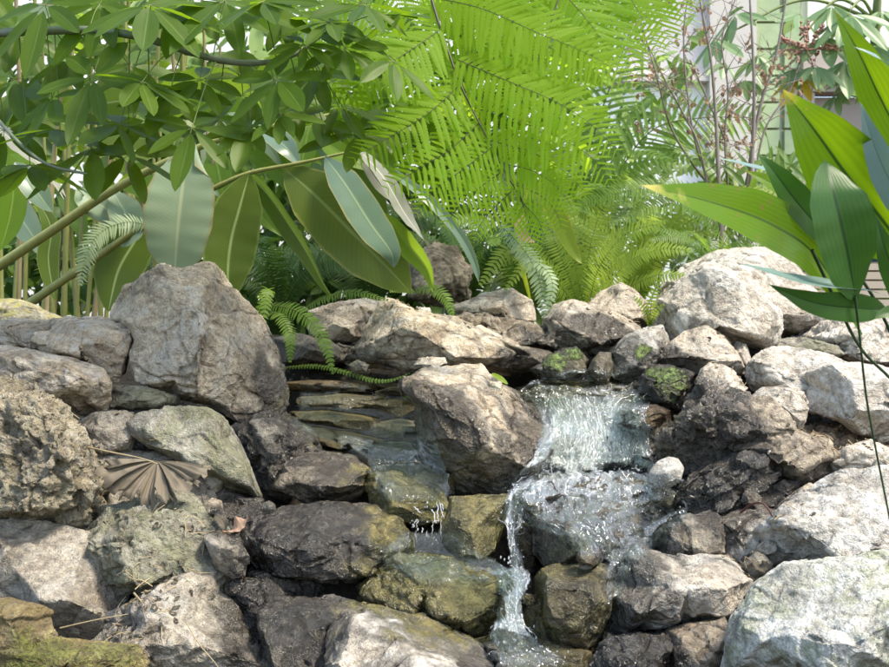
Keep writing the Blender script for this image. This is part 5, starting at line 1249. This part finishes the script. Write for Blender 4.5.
fern('sword_fern', 'pale drooping fern hanging above the ochre stone in the centre', P(505, 235, 3.3), [
    (S3([(500, 225, 3.35), (520, 245, 3.2), (538, 275, 3.1), (546, 322, 3.06)]), w(14), 34, (-.2, -1, .4)),
    (S3([(508, 250, 3.3), (530, 258, 3.15), (552, 280, 3.08), (545, 318, 3.06)]), w(10), 28, (.3, -1, .5))], 'fern_pale', group='ferns')
fern('sword_fern', 'yellowing fern arching left above the ochre stone', P(540, 300, 3.4), [
    (S3([(545, 295, 3.4), (528, 262, 3.3), (508, 250, 3.25), (480, 285, 3.2)]), w(15), 30, (.2, -1, .5)), (S3([(560, 310, 3.4), (550, 275, 3.3), (530, 262, 3.25), (505, 290, 3.2)]), w(12), 28, (.2, -1, .5)),
    (S3([(555, 305, 3.4), (545, 270, 3.35), (528, 240, 3.3), (515, 228, 3.3)]), w(14), 30, (.2, -1, .3))], 'fern_yellow', group='ferns')
fern('sword_fern', 'large bright sword fern fanning out behind the leaning wedge stone', P(588, 315, 3.55), [
    (S3([(586, 312, 3.55), (576, 270, 3.45), (572, 230, 3.4), (560, 180, 3.4)]), w(17, 3.4), 44, (.1, -1, .3)),
    (S3([(588, 312, 3.55), (598, 270, 3.4), (625, 235, 3.3), (665, 222, 3.25)]), w(18, 3.4), 46, (-.2, -1, .6)),
    (S3([(590, 312, 3.55), (612, 275, 3.4), (645, 250, 3.3), (692, 250, 3.25)]), w(17, 3.4), 44, (-.2, -1, .6)),
    (S3([(592, 314, 3.5), (625, 290, 3.35), (655, 276, 3.25), (690, 275, 3.2)]), w(13, 3.4), 40, (-.1, -1, .7)),
    (S3([(584, 312, 3.55), (588, 260, 3.5), (600, 215, 3.45), (628, 170, 3.4)]), w(17, 3.4), 46, (-.2, -1, .3)),
    (S3([(580, 312, 3.55), (560, 285, 3.4), (546, 265, 3.35), (520, 262, 3.3)]), w(14, 3.4), 34, (.2, -1, .5)),
    (S3([(586, 314, 3.5), (602, 295, 3.35), (628, 262, 3.25), (662, 248, 3.2)]), w(16, 3.4), 44, (-.2, -1, .6)),
    (S3([(582, 314, 3.5), (566, 270, 3.4), (552, 235, 3.35), (540, 205, 3.35)]), w(15, 3.4), 40, (.2, -1, .3))], 'fern_yellow', group='ferns')
fern('sword_fern', 'long fern frond stretched level beside the tip of the yellow broad leaf', P(700, 225, 3.5), [
    (S3([(700, 190, 3.5), (660, 186, 3.45), (620, 192, 3.4), (575, 205, 3.4)]), w(15, 3.4), 50, (0, -1, .3)), (S3([(720, 235, 3.6), (690, 205, 3.5), (655, 206, 3.45), (610, 225, 3.4)]), w(14, 3.4), 44, (0, -1, .3))], 'fern_mid', group='ferns')
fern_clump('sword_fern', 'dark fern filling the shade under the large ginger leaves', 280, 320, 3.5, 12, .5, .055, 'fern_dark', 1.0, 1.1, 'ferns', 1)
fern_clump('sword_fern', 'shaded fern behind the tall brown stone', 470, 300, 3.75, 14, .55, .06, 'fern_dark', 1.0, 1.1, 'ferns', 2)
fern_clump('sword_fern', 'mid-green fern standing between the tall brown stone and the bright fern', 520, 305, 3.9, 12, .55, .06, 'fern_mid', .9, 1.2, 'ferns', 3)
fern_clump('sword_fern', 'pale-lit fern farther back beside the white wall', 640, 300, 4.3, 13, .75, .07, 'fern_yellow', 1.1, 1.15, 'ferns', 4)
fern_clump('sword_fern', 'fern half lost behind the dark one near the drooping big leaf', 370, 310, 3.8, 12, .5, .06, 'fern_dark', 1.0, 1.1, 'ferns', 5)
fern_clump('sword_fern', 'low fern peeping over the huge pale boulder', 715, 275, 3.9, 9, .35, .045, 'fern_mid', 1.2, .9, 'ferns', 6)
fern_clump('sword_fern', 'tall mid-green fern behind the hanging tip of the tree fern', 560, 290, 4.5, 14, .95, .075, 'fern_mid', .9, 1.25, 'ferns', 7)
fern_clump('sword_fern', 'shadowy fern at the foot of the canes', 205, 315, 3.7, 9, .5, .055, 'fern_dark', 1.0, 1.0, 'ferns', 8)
# strap leaves hanging in the middle
sp = empty('strap_leaf_plant', P(540, 300, 3.6)); tag(sp, 'long yellow-edged strap leaf with brown scars hanging beside the bright fern', 'plant')
leaf_part(sp, px_spine([(532, 180, 3.1), (548, 200, 3.05), (562, 225, 3.02), (572, 248, 3.0), (582, 264, 3.0)]), w(9), 'strap', prof='ell', face=(-.3, -1, .2), rip=.12)
leaf_part(sp, px_spine([(530, 300, 3.6), (520, 250, 3.4), (525, 200, 3.2), (532, 180, 3.1)]), w(3), 'strap', prof='strap', face=(-.3, -1, .2))
leaf_part(sp, px_spine([(528, 215, 3.2), (520, 225, 3.15), (524, 236, 3.12), (535, 243, 3.1)]), w(6), 'brownleaf', prof='ell', face=(0, -1, .3), rip=.3, label='brown curled leaf')
# ------------------------------------------------------------------ broad-leaved plant in the right foreground
def broad():
    b = P(905, 520, 1.62); r = empty('broad_leaved_plant', b); tag(r, 'plant with huge glossy pointed leaves reaching in from the right edge', 'plant')
    Y = 1.52; L = lambda pts, hw, mat, **kw: leaf_part(r, px_spine([p if len(p) > 2 else (*p, Y) for p in pts]), hw * 1.12 / F * Y, mat, **{**dict(prof='asp', n=44, m=15, fold=.16, rip=.04), **kw})
    L([(925, 275, 1.6), (885, 222), (850, 178, 1.5), (815, 130, 1.48), (783, 90, 1.5)], 37, 'asp', face=(-.25, -1, -.1), label='tallest leaf, yellow-tipped')
    L([(862, 335, 1.6), (820, 258, 1.55), (775, 224, 1.48), (715, 202, 1.42), (640, 185, 1.36)], 24, 'asp_y', face=(.1, -1, .15), label='yellowing leaf pointing left')
    L([(857, 300, 1.48), (853, 265, 1.44), (845, 225, 1.42), (836, 192, 1.42), (826, 160, 1.45)], 29, 'asp_d', face=(.1, -1, .25), prof='ell')
    L([(850, 262, 1.58), (825, 232, 1.54), (797, 200, 1.5), (775, 172, 1.48), (756, 152, 1.48)], 15, 'asp_d', face=(-.4, -1, .4))
    L([(850, 250, 1.64), (812, 220, 1.62), (775, 208, 1.6), (735, 206, 1.6)], 14, 'asp_d', face=(.1, -1, .6))
    L([(840, 230, 1.66), (800, 200, 1.64), (775, 184, 1.62), (744, 170, 1.62)], 11, 'asp_y', face=(.2, -1, .2))
    L([(820, 215, 1.6), (780, 176, 1.58), (745, 164, 1.56), (712, 157, 1.55)], 6, 'asp_b', face=(0, -.6, 1))
    L([(885, 295, 1.6), (850, 285, 1.5), (800, 279, 1.42), (765, 270, 1.38), (736, 263, 1.36)], 14, 'asp_b', face=(.0, -.55, 1), fold=.1, label='leaf with sky sheen put into its colour')
    L([(890, 310, 1.6), (865, 309, 1.5), (820, 304, 1.44), (790, 294, 1.42), (768, 284, 1.42)], 13, 'asp_d', face=(.1, -1, -.2))
    L([(945, 200, 1.6), (905, 140, 1.55), (880, 95, 1.5), (858, 50, 1.48), (834, 10, 1.48)], 20, 'asp', face=(-.3, -1, .1), label='leaf at the top right with a pale tip')
    L([(930, 110, 1.5), (900, 75, 1.45), (880, 58, 1.42), (850, 45, 1.42)], 8, 'asp_b', face=(-.2, -.7, .9))
    L([(930, 180, 1.6), (898, 135, 1.6), (878, 108, 1.6), (862, 86, 1.6)], 9, 'asp', face=(-.4, -1, .2))
    L([(940, 250, 1.55), (905, 205, 1.5), (880, 160, 1.48), (860, 102, 1.48)], 14, 'asp_b', face=(-.6, -1, .2), label='blue-grey leaf with sky sheen put into its colour')
    L([(930, 350, 1.55), (900, 285, 1.52), (886, 250, 1.5), (874, 212, 1.5)], 12, 'asp_d', face=(-.3, -1, .1))
    if 0: L([(925, 70, 1.6), (900, 40, 1.6), (885, 10, 1.6), (870, -30, 1.6)], 22, 'asp_d', face=(-.3, -1, .1))
    L([(950, 330, 1.7), (925, 250, 1.7), (905, 180, 1.7), (890, 120, 1.7)], 22, 'asp', face=(-.3, -1, .1))
    L([(960, 300, 1.62), (930, 240, 1.6), (905, 215, 1.58), (872, 205, 1.58)], 15, 'asp', face=(-.3, -1, .2))
    L([(950, 390, 1.6), (915, 330, 1.57), (895, 312, 1.55), (868, 320, 1.54)], 12, 'asp_d', face=(-.2, -1, .5))
    L([(940, 250, 1.72), (915, 190, 1.7), (890, 165, 1.7), (868, 128, 1.7)], 20, 'asp_y', face=(-.3, -1, .1))
    def stalk(pts, rr=.0028):
        mb = MB(); tube(mb, px_spine(pts), [rr, rr * .8], seg=8, n=40); mb.build('stalk', MS['darkstem'], r)
    stalk([(812, 250, 1.53), (838, 305, 1.58), (862, 350, 1.6), (905, 400, 1.62), (930, 500, 1.62)])
    stalk([(855, 296, 1.47), (860, 340, 1.5), (866, 395, 1.55), (874, 440, 1.58), (890, 520, 1.62)], .0020)
    stalk([(850, 262, 1.58), (880, 310, 1.6), (905, 380, 1.62), (915, 500, 1.62)])
    stalk([(925, 275, 1.6), (960, 380, 1.62), (940, 500, 1.62)], .003)
broad()
# ------------------------------------------------------------------ planting in front of the white wall
def bush(name, label, px, py, Y, wpx, hpx, depth, n, lp, hwr, mats, group='background planting', prof='ell', seed=0, droop=.3, stems=7, cat='shrub'):
    r2 = np.random.default_rng(seed + 100); b = P(px, py + hpx, Y); b.z = .93; r = empty(name, b); tag(r, label, cat, group)
    c0 = np.array(P(px, py, Y)); sx, sz = wpx / F * Y / 2, hpx / F * Y / 2; cl = c0 + (r2.random((max(6, n // 14), 3)) - .5) * 2 * np.array([sx, depth / 2, sz])
    ms = MB()
    for i in range(stems):
        e = cl[i % len(cl)]; tube(ms, [np.array(b) + r2.normal(0, .05, 3) * [1, 1, 0], (np.array(b) + e) / 2 + r2.normal(0, .06, 3), e], [.008, .003], seg=6, n=20)
    ms.build('stem', MS['bark'], r)
    for mi, mt in enumerate(mats):
        mb = MB()
        for i in range(n // len(mats)):
            c = cl[int(r2.integers(len(cl)))] + r2.normal(0, 1, 3) * np.array([.07, .07, .06]) * Y / 4; d = norm(r2.normal(0, 1, 3) * [1, .7, .6] + [0, 0, -droop]); L = lp / F * Y * r2.uniform(.6, 1.2); ts = np.linspace(0, 1, 4)[:, None]
            blade(mb, c + d * L * ts + np.array([0, 0, -.25]) * L * ts ** 2, L * hwr, prof, norm(r2.normal(0, .5, 3) + [0, -.5, .8]), n=8, m=5, fold=.2)
        mb.build('foliage', ML[mt], r)
    return r
bush('shrub', 'broad mass of mid-green leaves behind the hanging big leaf', 330, 215, 5.2, 260, 190, .8, 900, 26, .2, ['bush', 'fern_dark'], seed=1)
bush('shrub', 'leafy shrub behind the lower tip of the tree fern', 480, 215, 5.4, 240, 190, .8, 900, 24, .2, ['bush', 'bush', 'bushlite'], seed=2)
bush('shrub', 'pale yellow-green shrub left of the white wall', 610, 165, 5.8, 170, 210, .7, 900, 22, .16, ['bushlite', 'bush'], seed=3)
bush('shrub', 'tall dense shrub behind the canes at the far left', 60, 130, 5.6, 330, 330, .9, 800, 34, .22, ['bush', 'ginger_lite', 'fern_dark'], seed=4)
bush('shrub', 'shrub behind the leafy branch left of the tree fern', 250, 90, 6.0, 260, 190, .8, 520, 30, .22, ['bush', 'bushlite'], seed=5)
bush('shrub', 'fine-leaved low plant with narrow pale blades under the bare shrub', 700, 225, 4.8, 170, 60, .6, 300, 26, .07, ['bushlite', 'fern_pale'], prof='needle', seed=6, droop=-.6, stems=4)
bush('shrub', 'clump of upright blades behind the yellow broad leaf', 770, 205, 4.5, 120, 90, .5, 150, 44, .08, ['bushlite', 'bush'], prof='needle', seed=7, droop=-1.6, stems=3)
bush('shrub', 'low dark planting behind the boulders on the right', 800, 262, 5.2, 230, 40, .5, 260, 22, .2, ['bush'], seed=8)
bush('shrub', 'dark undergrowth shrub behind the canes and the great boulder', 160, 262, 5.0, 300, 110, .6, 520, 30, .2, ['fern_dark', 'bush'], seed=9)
bush('shrub', 'bright yellow-green shrub directly behind the tree fern fronds', 450, 70, 4.4, 270, 200, .7, 1150, 26, .24, ['lime_green', 'lime_green', 'bush'], seed=12)
# palms with feather leaves
def palm_frond(mb, ms, spine, ln, n=30, face=(0, -1, .3), up=0., hw=.010, one=0):
    c = catmull(spine, n * 2); t = norm(np.gradient(c, axis=0)); side = norm(np.cross(t, np.array(face, float))); tube(ms, c[::4], [.006, .002], seg=6, n=30)
    for i in range(n):
        k = 2 * i; a = i / n; L = ln * np.interp(a, [0, .2, .6, 1], [.5, 1, .9, .35])
        for s in (-1, 1):
            if one and s == one: continue
            d = norm(side[k] * s + t[k] * .55 + np.array([0, rng.normal(0, .1), up])); ts = np.linspace(0, 1, 4)[:, None]
            blade(mb, c[k] + d * L * ts + np.array([0, 0, -.18]) * L * ts ** 2, hw, 'needle', norm(np.array([0, -1., .4]) + rng.normal(0, .2, 3)), n=8, m=3, fold=.3)
pr = empty('palm', P(600, 330, 5.0)); tag(pr, 'feather palm with long narrow leaflets against the pinkish wall panel', 'palm')
for S in ([(560, 300, 5.0), (590, 150, 4.9), (620, 60, 4.8), (655, -40, 4.8)], [(560, 300, 5.0), (610, 190, 4.9), (650, 132, 4.8), (700, 118, 4.75), (760, 118, 4.7)], 
          [(560, 300, 5.0), (570, 120, 4.9), (600, 20, 4.8), (640, -10, 4.8)]):
    mb, ms = MB(), MB(); palm_frond(mb, ms, px_spine(S), .26, 42, up=.15); o = mb.build('frond', ML['palm'], pr); a = ms.build('rachis', MS['green'], None); a.parent = o; a.location = -(pr.location + o.location)
# bare shrub with dried brown leaves
def bare():
    r2 = np.random.default_rng(77); b = P(715, 250, 4.2); r = empty('bare_shrub', b); tag(r, 'nearly bare grey-stemmed shrub hung with shrivelled brown leaves before the wall', 'shrub')
    st = MB(); tips = []
    main = [[(722, 250), (718, 165), (716, 120), (711, 60), (700, 0), (696, -40)], [(748, 250), (752, 160), (754, 110), (753, 55), (750, 0), (748, -40)], [(740, 240), (752, 150), (762, 100), (775, 60), (786, 0), (790, -30)],
            [(715, 230), (700, 150), (684, 115), (665, 80), (648, 45)], [(715, 200), (695, 140), (686, 80), (684, 30), (690, -20)], [(730, 220), (725, 140), (728, 90), (722, 40), (735, 0)], [(705, 180), (690, 160), (670, 125), (655, 70), (640, 20)],
            [(735, 200), (728, 150), (712, 110), (690, 60)], [(752, 190), (765, 130), (790, 90), (800, 60)]]
    for i, m_ in enumerate(main):
        c = tube(st, [P(x, y, 4.2 + .03 * i) for x, y in m_], [.011 if i < 3 else .006, .003], seg=7, n=60, jitter=.1, knots=8)
        for j in range(16):
            k = int(r2.uniform(15, 58)); d = norm(np.array([r2.normal(0, 1), r2.normal(0, .5), r2.uniform(.2, 1.1)])); L = r2.uniform(.05, .2); e = c[k] + d * L
            tube(st, [c[k], c[k] + d * L * .5 + r2.normal(0, .01, 3), e], [.0022, .0010], seg=5, n=10); tips += [e, c[k] + d * L * .6]
            for q in range(int(r2.integers(0, 3))):
                e2 = e + norm(r2.normal(0, 1, 3)) * L * .4; tube(st, [c[k] + d * L * .6, e2], .0009, seg=4, n=5); tips.append(e2)
    st.build('stem', MS['twig'], r); mb = MB()
    for e in tips:
        for q in range(int(r2.integers(0, 3)) if r2.random() < .5 else 0):
            d = norm(r2.normal(0, .6, 3) + [0, 0, -1.]); L = r2.uniform(.015, .036); ts = np.linspace(0, 1, 5)[:, None]
            blade(mb, e + d * L * ts + r2.normal(0, .008, 3) * np.sin(ts * 3), L * .3, 'ell', r2.normal(0, 1, 3), n=8, m=5, fold=.9, rip=.5)
    mb.build('dried_leaves', ML['brownleaf'], r)
bare()
# far schefflera at the upper right with a pink seed head
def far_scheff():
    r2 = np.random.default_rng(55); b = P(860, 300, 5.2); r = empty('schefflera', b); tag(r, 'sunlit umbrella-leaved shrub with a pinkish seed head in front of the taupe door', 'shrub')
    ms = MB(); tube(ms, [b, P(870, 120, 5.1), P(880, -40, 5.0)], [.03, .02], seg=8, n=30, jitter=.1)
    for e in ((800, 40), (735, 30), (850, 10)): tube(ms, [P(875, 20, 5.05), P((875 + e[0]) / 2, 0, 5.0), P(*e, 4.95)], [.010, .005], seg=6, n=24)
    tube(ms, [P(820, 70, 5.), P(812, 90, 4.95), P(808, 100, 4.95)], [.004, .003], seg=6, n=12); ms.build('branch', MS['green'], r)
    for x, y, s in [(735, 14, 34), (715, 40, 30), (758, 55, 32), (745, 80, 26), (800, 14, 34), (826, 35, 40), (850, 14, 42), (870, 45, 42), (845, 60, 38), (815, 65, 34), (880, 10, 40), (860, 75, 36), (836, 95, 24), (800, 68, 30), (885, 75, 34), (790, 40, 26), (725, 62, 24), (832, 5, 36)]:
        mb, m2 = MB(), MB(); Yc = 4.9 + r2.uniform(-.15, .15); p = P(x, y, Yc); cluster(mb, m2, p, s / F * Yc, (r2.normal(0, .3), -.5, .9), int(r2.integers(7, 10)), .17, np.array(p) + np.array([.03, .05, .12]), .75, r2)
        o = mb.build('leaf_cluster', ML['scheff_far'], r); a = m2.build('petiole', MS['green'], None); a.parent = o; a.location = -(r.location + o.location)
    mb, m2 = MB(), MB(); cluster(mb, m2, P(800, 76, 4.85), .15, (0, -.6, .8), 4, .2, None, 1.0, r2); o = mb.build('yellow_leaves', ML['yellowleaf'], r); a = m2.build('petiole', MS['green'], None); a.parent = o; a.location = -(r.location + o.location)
    mb = MB(); import bmesh; bm = bmesh.new(); bmesh.ops.create_icosphere(bm, subdivisions=1, radius=1); tv = np.array([v.co[:] for v in bm.verts]); tf = np.array([[v.index for v in f.verts] for f in bm.faces]); bm.free()
    c0 = np.array(P(807, 50, 4.82))
    for i in range(14):
        d = norm(r2.normal(0, 1, 3) * [1, .6, .7] + [0, 0, .1]); e = c0 + d * .14; tube(mb, [c0, e], [.003, .002], seg=5, n=6)
        for q in range(11): mb.add(tv * .008 + (c0 + d * .14 * (.35 + .065 * q)) + r2.normal(0, .006, 3), tf)
    mb.build('seed_head', stem_mat('pink_seed_head', (.50, .24, .20), (.36, .15, .12)), r)
far_scheff()
# ------------------------------------------------------------------ small things on the stones
def dry_leaf():
    hub = np.array(P(157, 461, 2.14)); mb = MB(); na, rings = 150, 26; a = np.linspace(-1.85, 1.65, na)
    # one continuous pleated palm-shaped blade with a ragged drooping rim
    L = 7; ph = (a / 3.5 + .5) * L; lob = .5 + .5 * np.cos((ph % 1 - .5) * 6.283)
    q = np.stack([a * 3, a * 0, a * 0], 1); rad = np.array([P(110, 0, 2.1).x - P(56, 0, 2.1).x]) * (.78 + .30 * lob ** .6 + .28 * fbm(q * 2, 3) + .12 * fbm(q * 12, 3)) * (1 - .10 * np.cos(a))
    V, UV = [], []
    for i in range(rings):
        s = (i + .2) / (rings - .8)
        x = np.sin(a) * rad * s * .98; z = -np.cos(a) * rad * s * .62 - .02 * s * s + .010 * s * lob + .004 * s * np.sin(a * 60); y = -.05 * s - .03 * s * s * np.cos(a) + .03 * s * fbm(q + 4, 2) + .010 * s * (lob - .5) + .010 * s * fbm(np.stack([a * 2, a * 0 + s * 4, a * 0 + 3], 1), 3)
        curl = np.clip(s - .8, 0, 1) * 5; z = z - .015 * curl * fbm(q * 2 + 9, 2) * 2; y = y + .012 * curl ** 2
        V.append(hub + np.stack([x, y, z], 1)); UV.append(np.stack([ph % 1, np.full(na, s)], 1))
    mb.add(np.concatenate(V), grid_faces(na, rings), np.concatenate(UV), .5)
    o = mb.build('dead_leaf', ML['litter'], origin=tuple(hub)); tag(o, 'big crinkled brown dead leaf draped over the lumpy outcrop', 'leaf')
dry_leaf()
def litter(label, pts, hw, mat='brownleaf', name='dead_leaf', **kw):
    mb = MB(); sp_ = px_spine(pts); blade(mb, sp_, hw, **{**dict(prof='ell', face=(0, -.6, 1), rip=.4, fold=.5), **kw}); o = mb.build(name, ML[mat], origin=tuple(sp_[0])); tag(o, label, 'leaf')
litter('small curled reddish dead leaf at the left end of the wide dark slab', [(224, 532, 2.06), (236, 524, 2.04), (248, 517, 2.05)], .018)
litter('rolled dark dead leaf in the hollow beside the big crinkled one', [(214, 514, 2.12), (222, 520, 2.1), (226, 530, 2.08)], .012, 'litter')
litter('yellow-green leaf blade lying on the central boulder', [(492, 373, 2.52), (500, 378, 2.5), (508, 384, 2.5)], .010, 'fern_yellow', 'fallen_leaf', rip=.1)
litter('bent brown leaf caught in the cleft beside the great white block', [(752, 558, 2.05), (760, 566, 2.03), (772, 562, 2.02)], .012, 'litter')
def twig(label, pts, r_, mat='straw', name='twig', cat='twig'):
    mb = MB(); sp_ = px_spine(pts); tube(mb, sp_, [r_, r_ * .6], seg=6, n=30, jitter=.15); o = mb.build(name, MS[mat], origin=tuple(sp_[0])); tag(o, label, cat)
twig('long pale stalk lying across the rocks above the crinkled dead leaf', [(78, 445, 2.2), (110, 452, 2.12), (140, 458, 2.08), (158, 464, 2.06)], .0025)
twig('straight straw lying across the lower left soil', [(60, 628, 1.84), (95, 620, 1.84), (128, 614, 1.85)], .0016)
twig('short pale twig on the dirt of the big outcrop', [(134, 593, 1.9), (142, 602, 1.87), (151, 610, 1.86)], .0020)
twig('thin stem hanging over the bottom left outcrop', [(186, 622, 1.8), (200, 645, 1.78), (218, 667, 1.77), (228, 690, 1.77)], .0012)
twig('dark red tendril arching beside the great white block', [(741, 512, 2.12), (752, 504, 2.08), (764, 504, 2.06), (773, 517, 2.05)], .0028, 'red', 'tendril', 'tendril')
twig('straw leaning over the sandy gap on the right bank', [(848, 440, 2.42), (860, 452, 2.38), (873, 466, 2.34)], .0016)
twig('fine dead frond stalk looping down the central boulder', [(375, 392, 2.6), (398, 388, 2.52), (402, 410, 2.5), (402, 435, 2.48), (420, 455, 2.44)], .0006)
twig('reddish stem lying in the cleft above the small triangular stone', [(700, 398, 2.7), (712, 392, 2.66), (728, 396, 2.62)], .0018)
def log():
    b = P(50, 700, 1.7); r = empty('mossy_log', b); tag(r, 'broken mossy log lying in the lower left corner', 'log')
    M = rock_mat('mossy_wood', (.30, .22, .10), (.20, .15, .06), (.12, .09, .04), strata=.8, sdir=(.05, .1, 1), white=.1)
    for nm, pl, Y, kw in (('log_end', [(-30, 602), (10, 600), (32, 604), (50, 612), (54, 632), (56, 652), (40, 665), (-30, 665)], 1.72, dict(alga=.03, moss=.0)), ('log_body', [(-30, 650), (20, 646), (60, 640), (100, 641), (140, 642), (150, 660), (150, 700), (-30, 700)], 1.66, dict(alga=.10, moss=.1))):
        o = rock(nm, None, 'O', pl, Y, .14, M, style='strata', sdir=(.04, .1, 1), amp=.8, **kw); ROCKS.remove(o)
        for k in ('label', 'category', 'group'):
            if k in o: del o[k]
        wl_ = o.location.copy(); o.parent = r; o.location = wl_ - r.location
log()

# dirt-coloured scraps of leaf and twig that have settled on the stones
def litter_scraps():
    vs, fs, n = [], [], 0
    for o in ROCKS + [EB]:
        v, _ = mesh_arrays(o.data); lv = np.empty(len(o.data.loops), np.int32); o.data.loops.foreach_get('vertex_index', lv)
        if len(lv) != 4 * len(o.data.polygons): continue
        vs.append(v + np.array(o.location)); fs.append(lv.reshape(-1, 4) + n); n += len(v)
    T_ = BVHTree.FromPolygons(np.concatenate(vs).tolist(), np.concatenate(fs).tolist()); r2 = np.random.default_rng(15); mb, mt = MB(), MB()
    spots = [(120, 605, 1.86, .10, 170), (240, 540, 2.08, .07, 70), (830, 455, 2.42, .10, 130), (760, 545, 2.1, .08, 60), (480, 335, 2.95, .16, 50), (90, 450, 2.3, .12, 50), (640, 345, 3.0, .15, 50), (300, 610, 1.98, .08, 50), (700, 400, 2.6, .12, 50), (180, 520, 2.05, .08, 50), (400, 300, 3.2, .2, 80)]
    for px, py, Y, rr_, cnt in spots:
        c = P(px, py, Y)
        for _ in range(cnt):
            x, y = c.x + r2.normal(0, rr_ * .6), c.y + r2.normal(0, rr_ * .6); h = T_.ray_cast(Vector((x, y, c.z + .12)), Vector((0, 0, -1)), .5)
            if h[0] is None or h[1].z < .35: continue
            p = np.array(h[0]); nn = np.array(h[1]); d = norm(np.cross(nn, r2.normal(0, 1, 3)))
            if field(p[None], WET, np.zeros(1))[0] > .3: continue
            if r2.random() < .5:
                L = r2.uniform(.006, .020); ts = np.linspace(-.5, .5, 4)[:, None]; blade(mb, p + nn * (.0025 + .004 * ts ** 2) + d * L * ts, L * r2.uniform(.2, .4), 'ell', nn + r2.normal(0, .3, 3), n=6, m=5, fold=.5, rip=.3)
            else:
                L = r2.uniform(.008, .045); tube(mt, [p + nn * .002 - d * L / 2, p + nn * .005 + r2.normal(0, .001, 3), p + nn * .002 + d * L / 2], r2.uniform(.0005, .0011), seg=4, n=5)
    o = mb.build('leaf_litter', ML['litter']); tag(o, 'small scraps of dead leaf lying on the stones', kind='stuff')
    o = mt.build('twig_litter', MS['straw']); tag(o, 'small bits of dry twig lying on the stones', kind='stuff')
litter_scraps()

fern('fern_sprig', 'tiny bright fern sprig growing on the left shoulder of the central boulder', P(408, 396, 2.52), [
    (S3([(404, 397, 2.54), (412, 391, 2.5), (422, 388, 2.48), (432, 386, 2.47)]), .012, 12, (0, -1, .6)), (S3([(406, 397, 2.54), (412, 397, 2.49), (420, 397, 2.47)]), .009, 9, (0, -1, .6)), (S3([(405, 396, 2.54), (408, 388, 2.5), (414, 382, 2.48)]), .009, 9, (0, -1, .4))], 'fern_yellow', group='ferns')
fern('fern_sprig', 'small fresh fern sprig sprouting between the wedge stone and the big pale boulder', P(652, 322, 3.0), [
    (S3([(650, 325, 3.05), (652, 300, 3.0), (660, 280, 2.98)]), .022, 14, (0, -1, .3)), (S3([(650, 325, 3.05), (644, 308, 3.0), (634, 296, 2.98)]), .018, 12, (0, -1, .4)), (S3([(650, 325, 3.05), (656, 312, 3.0), (664, 304, 2.98)]), .014, 10, (0, -1, .4))], 'fern_yellow', group='ferns')
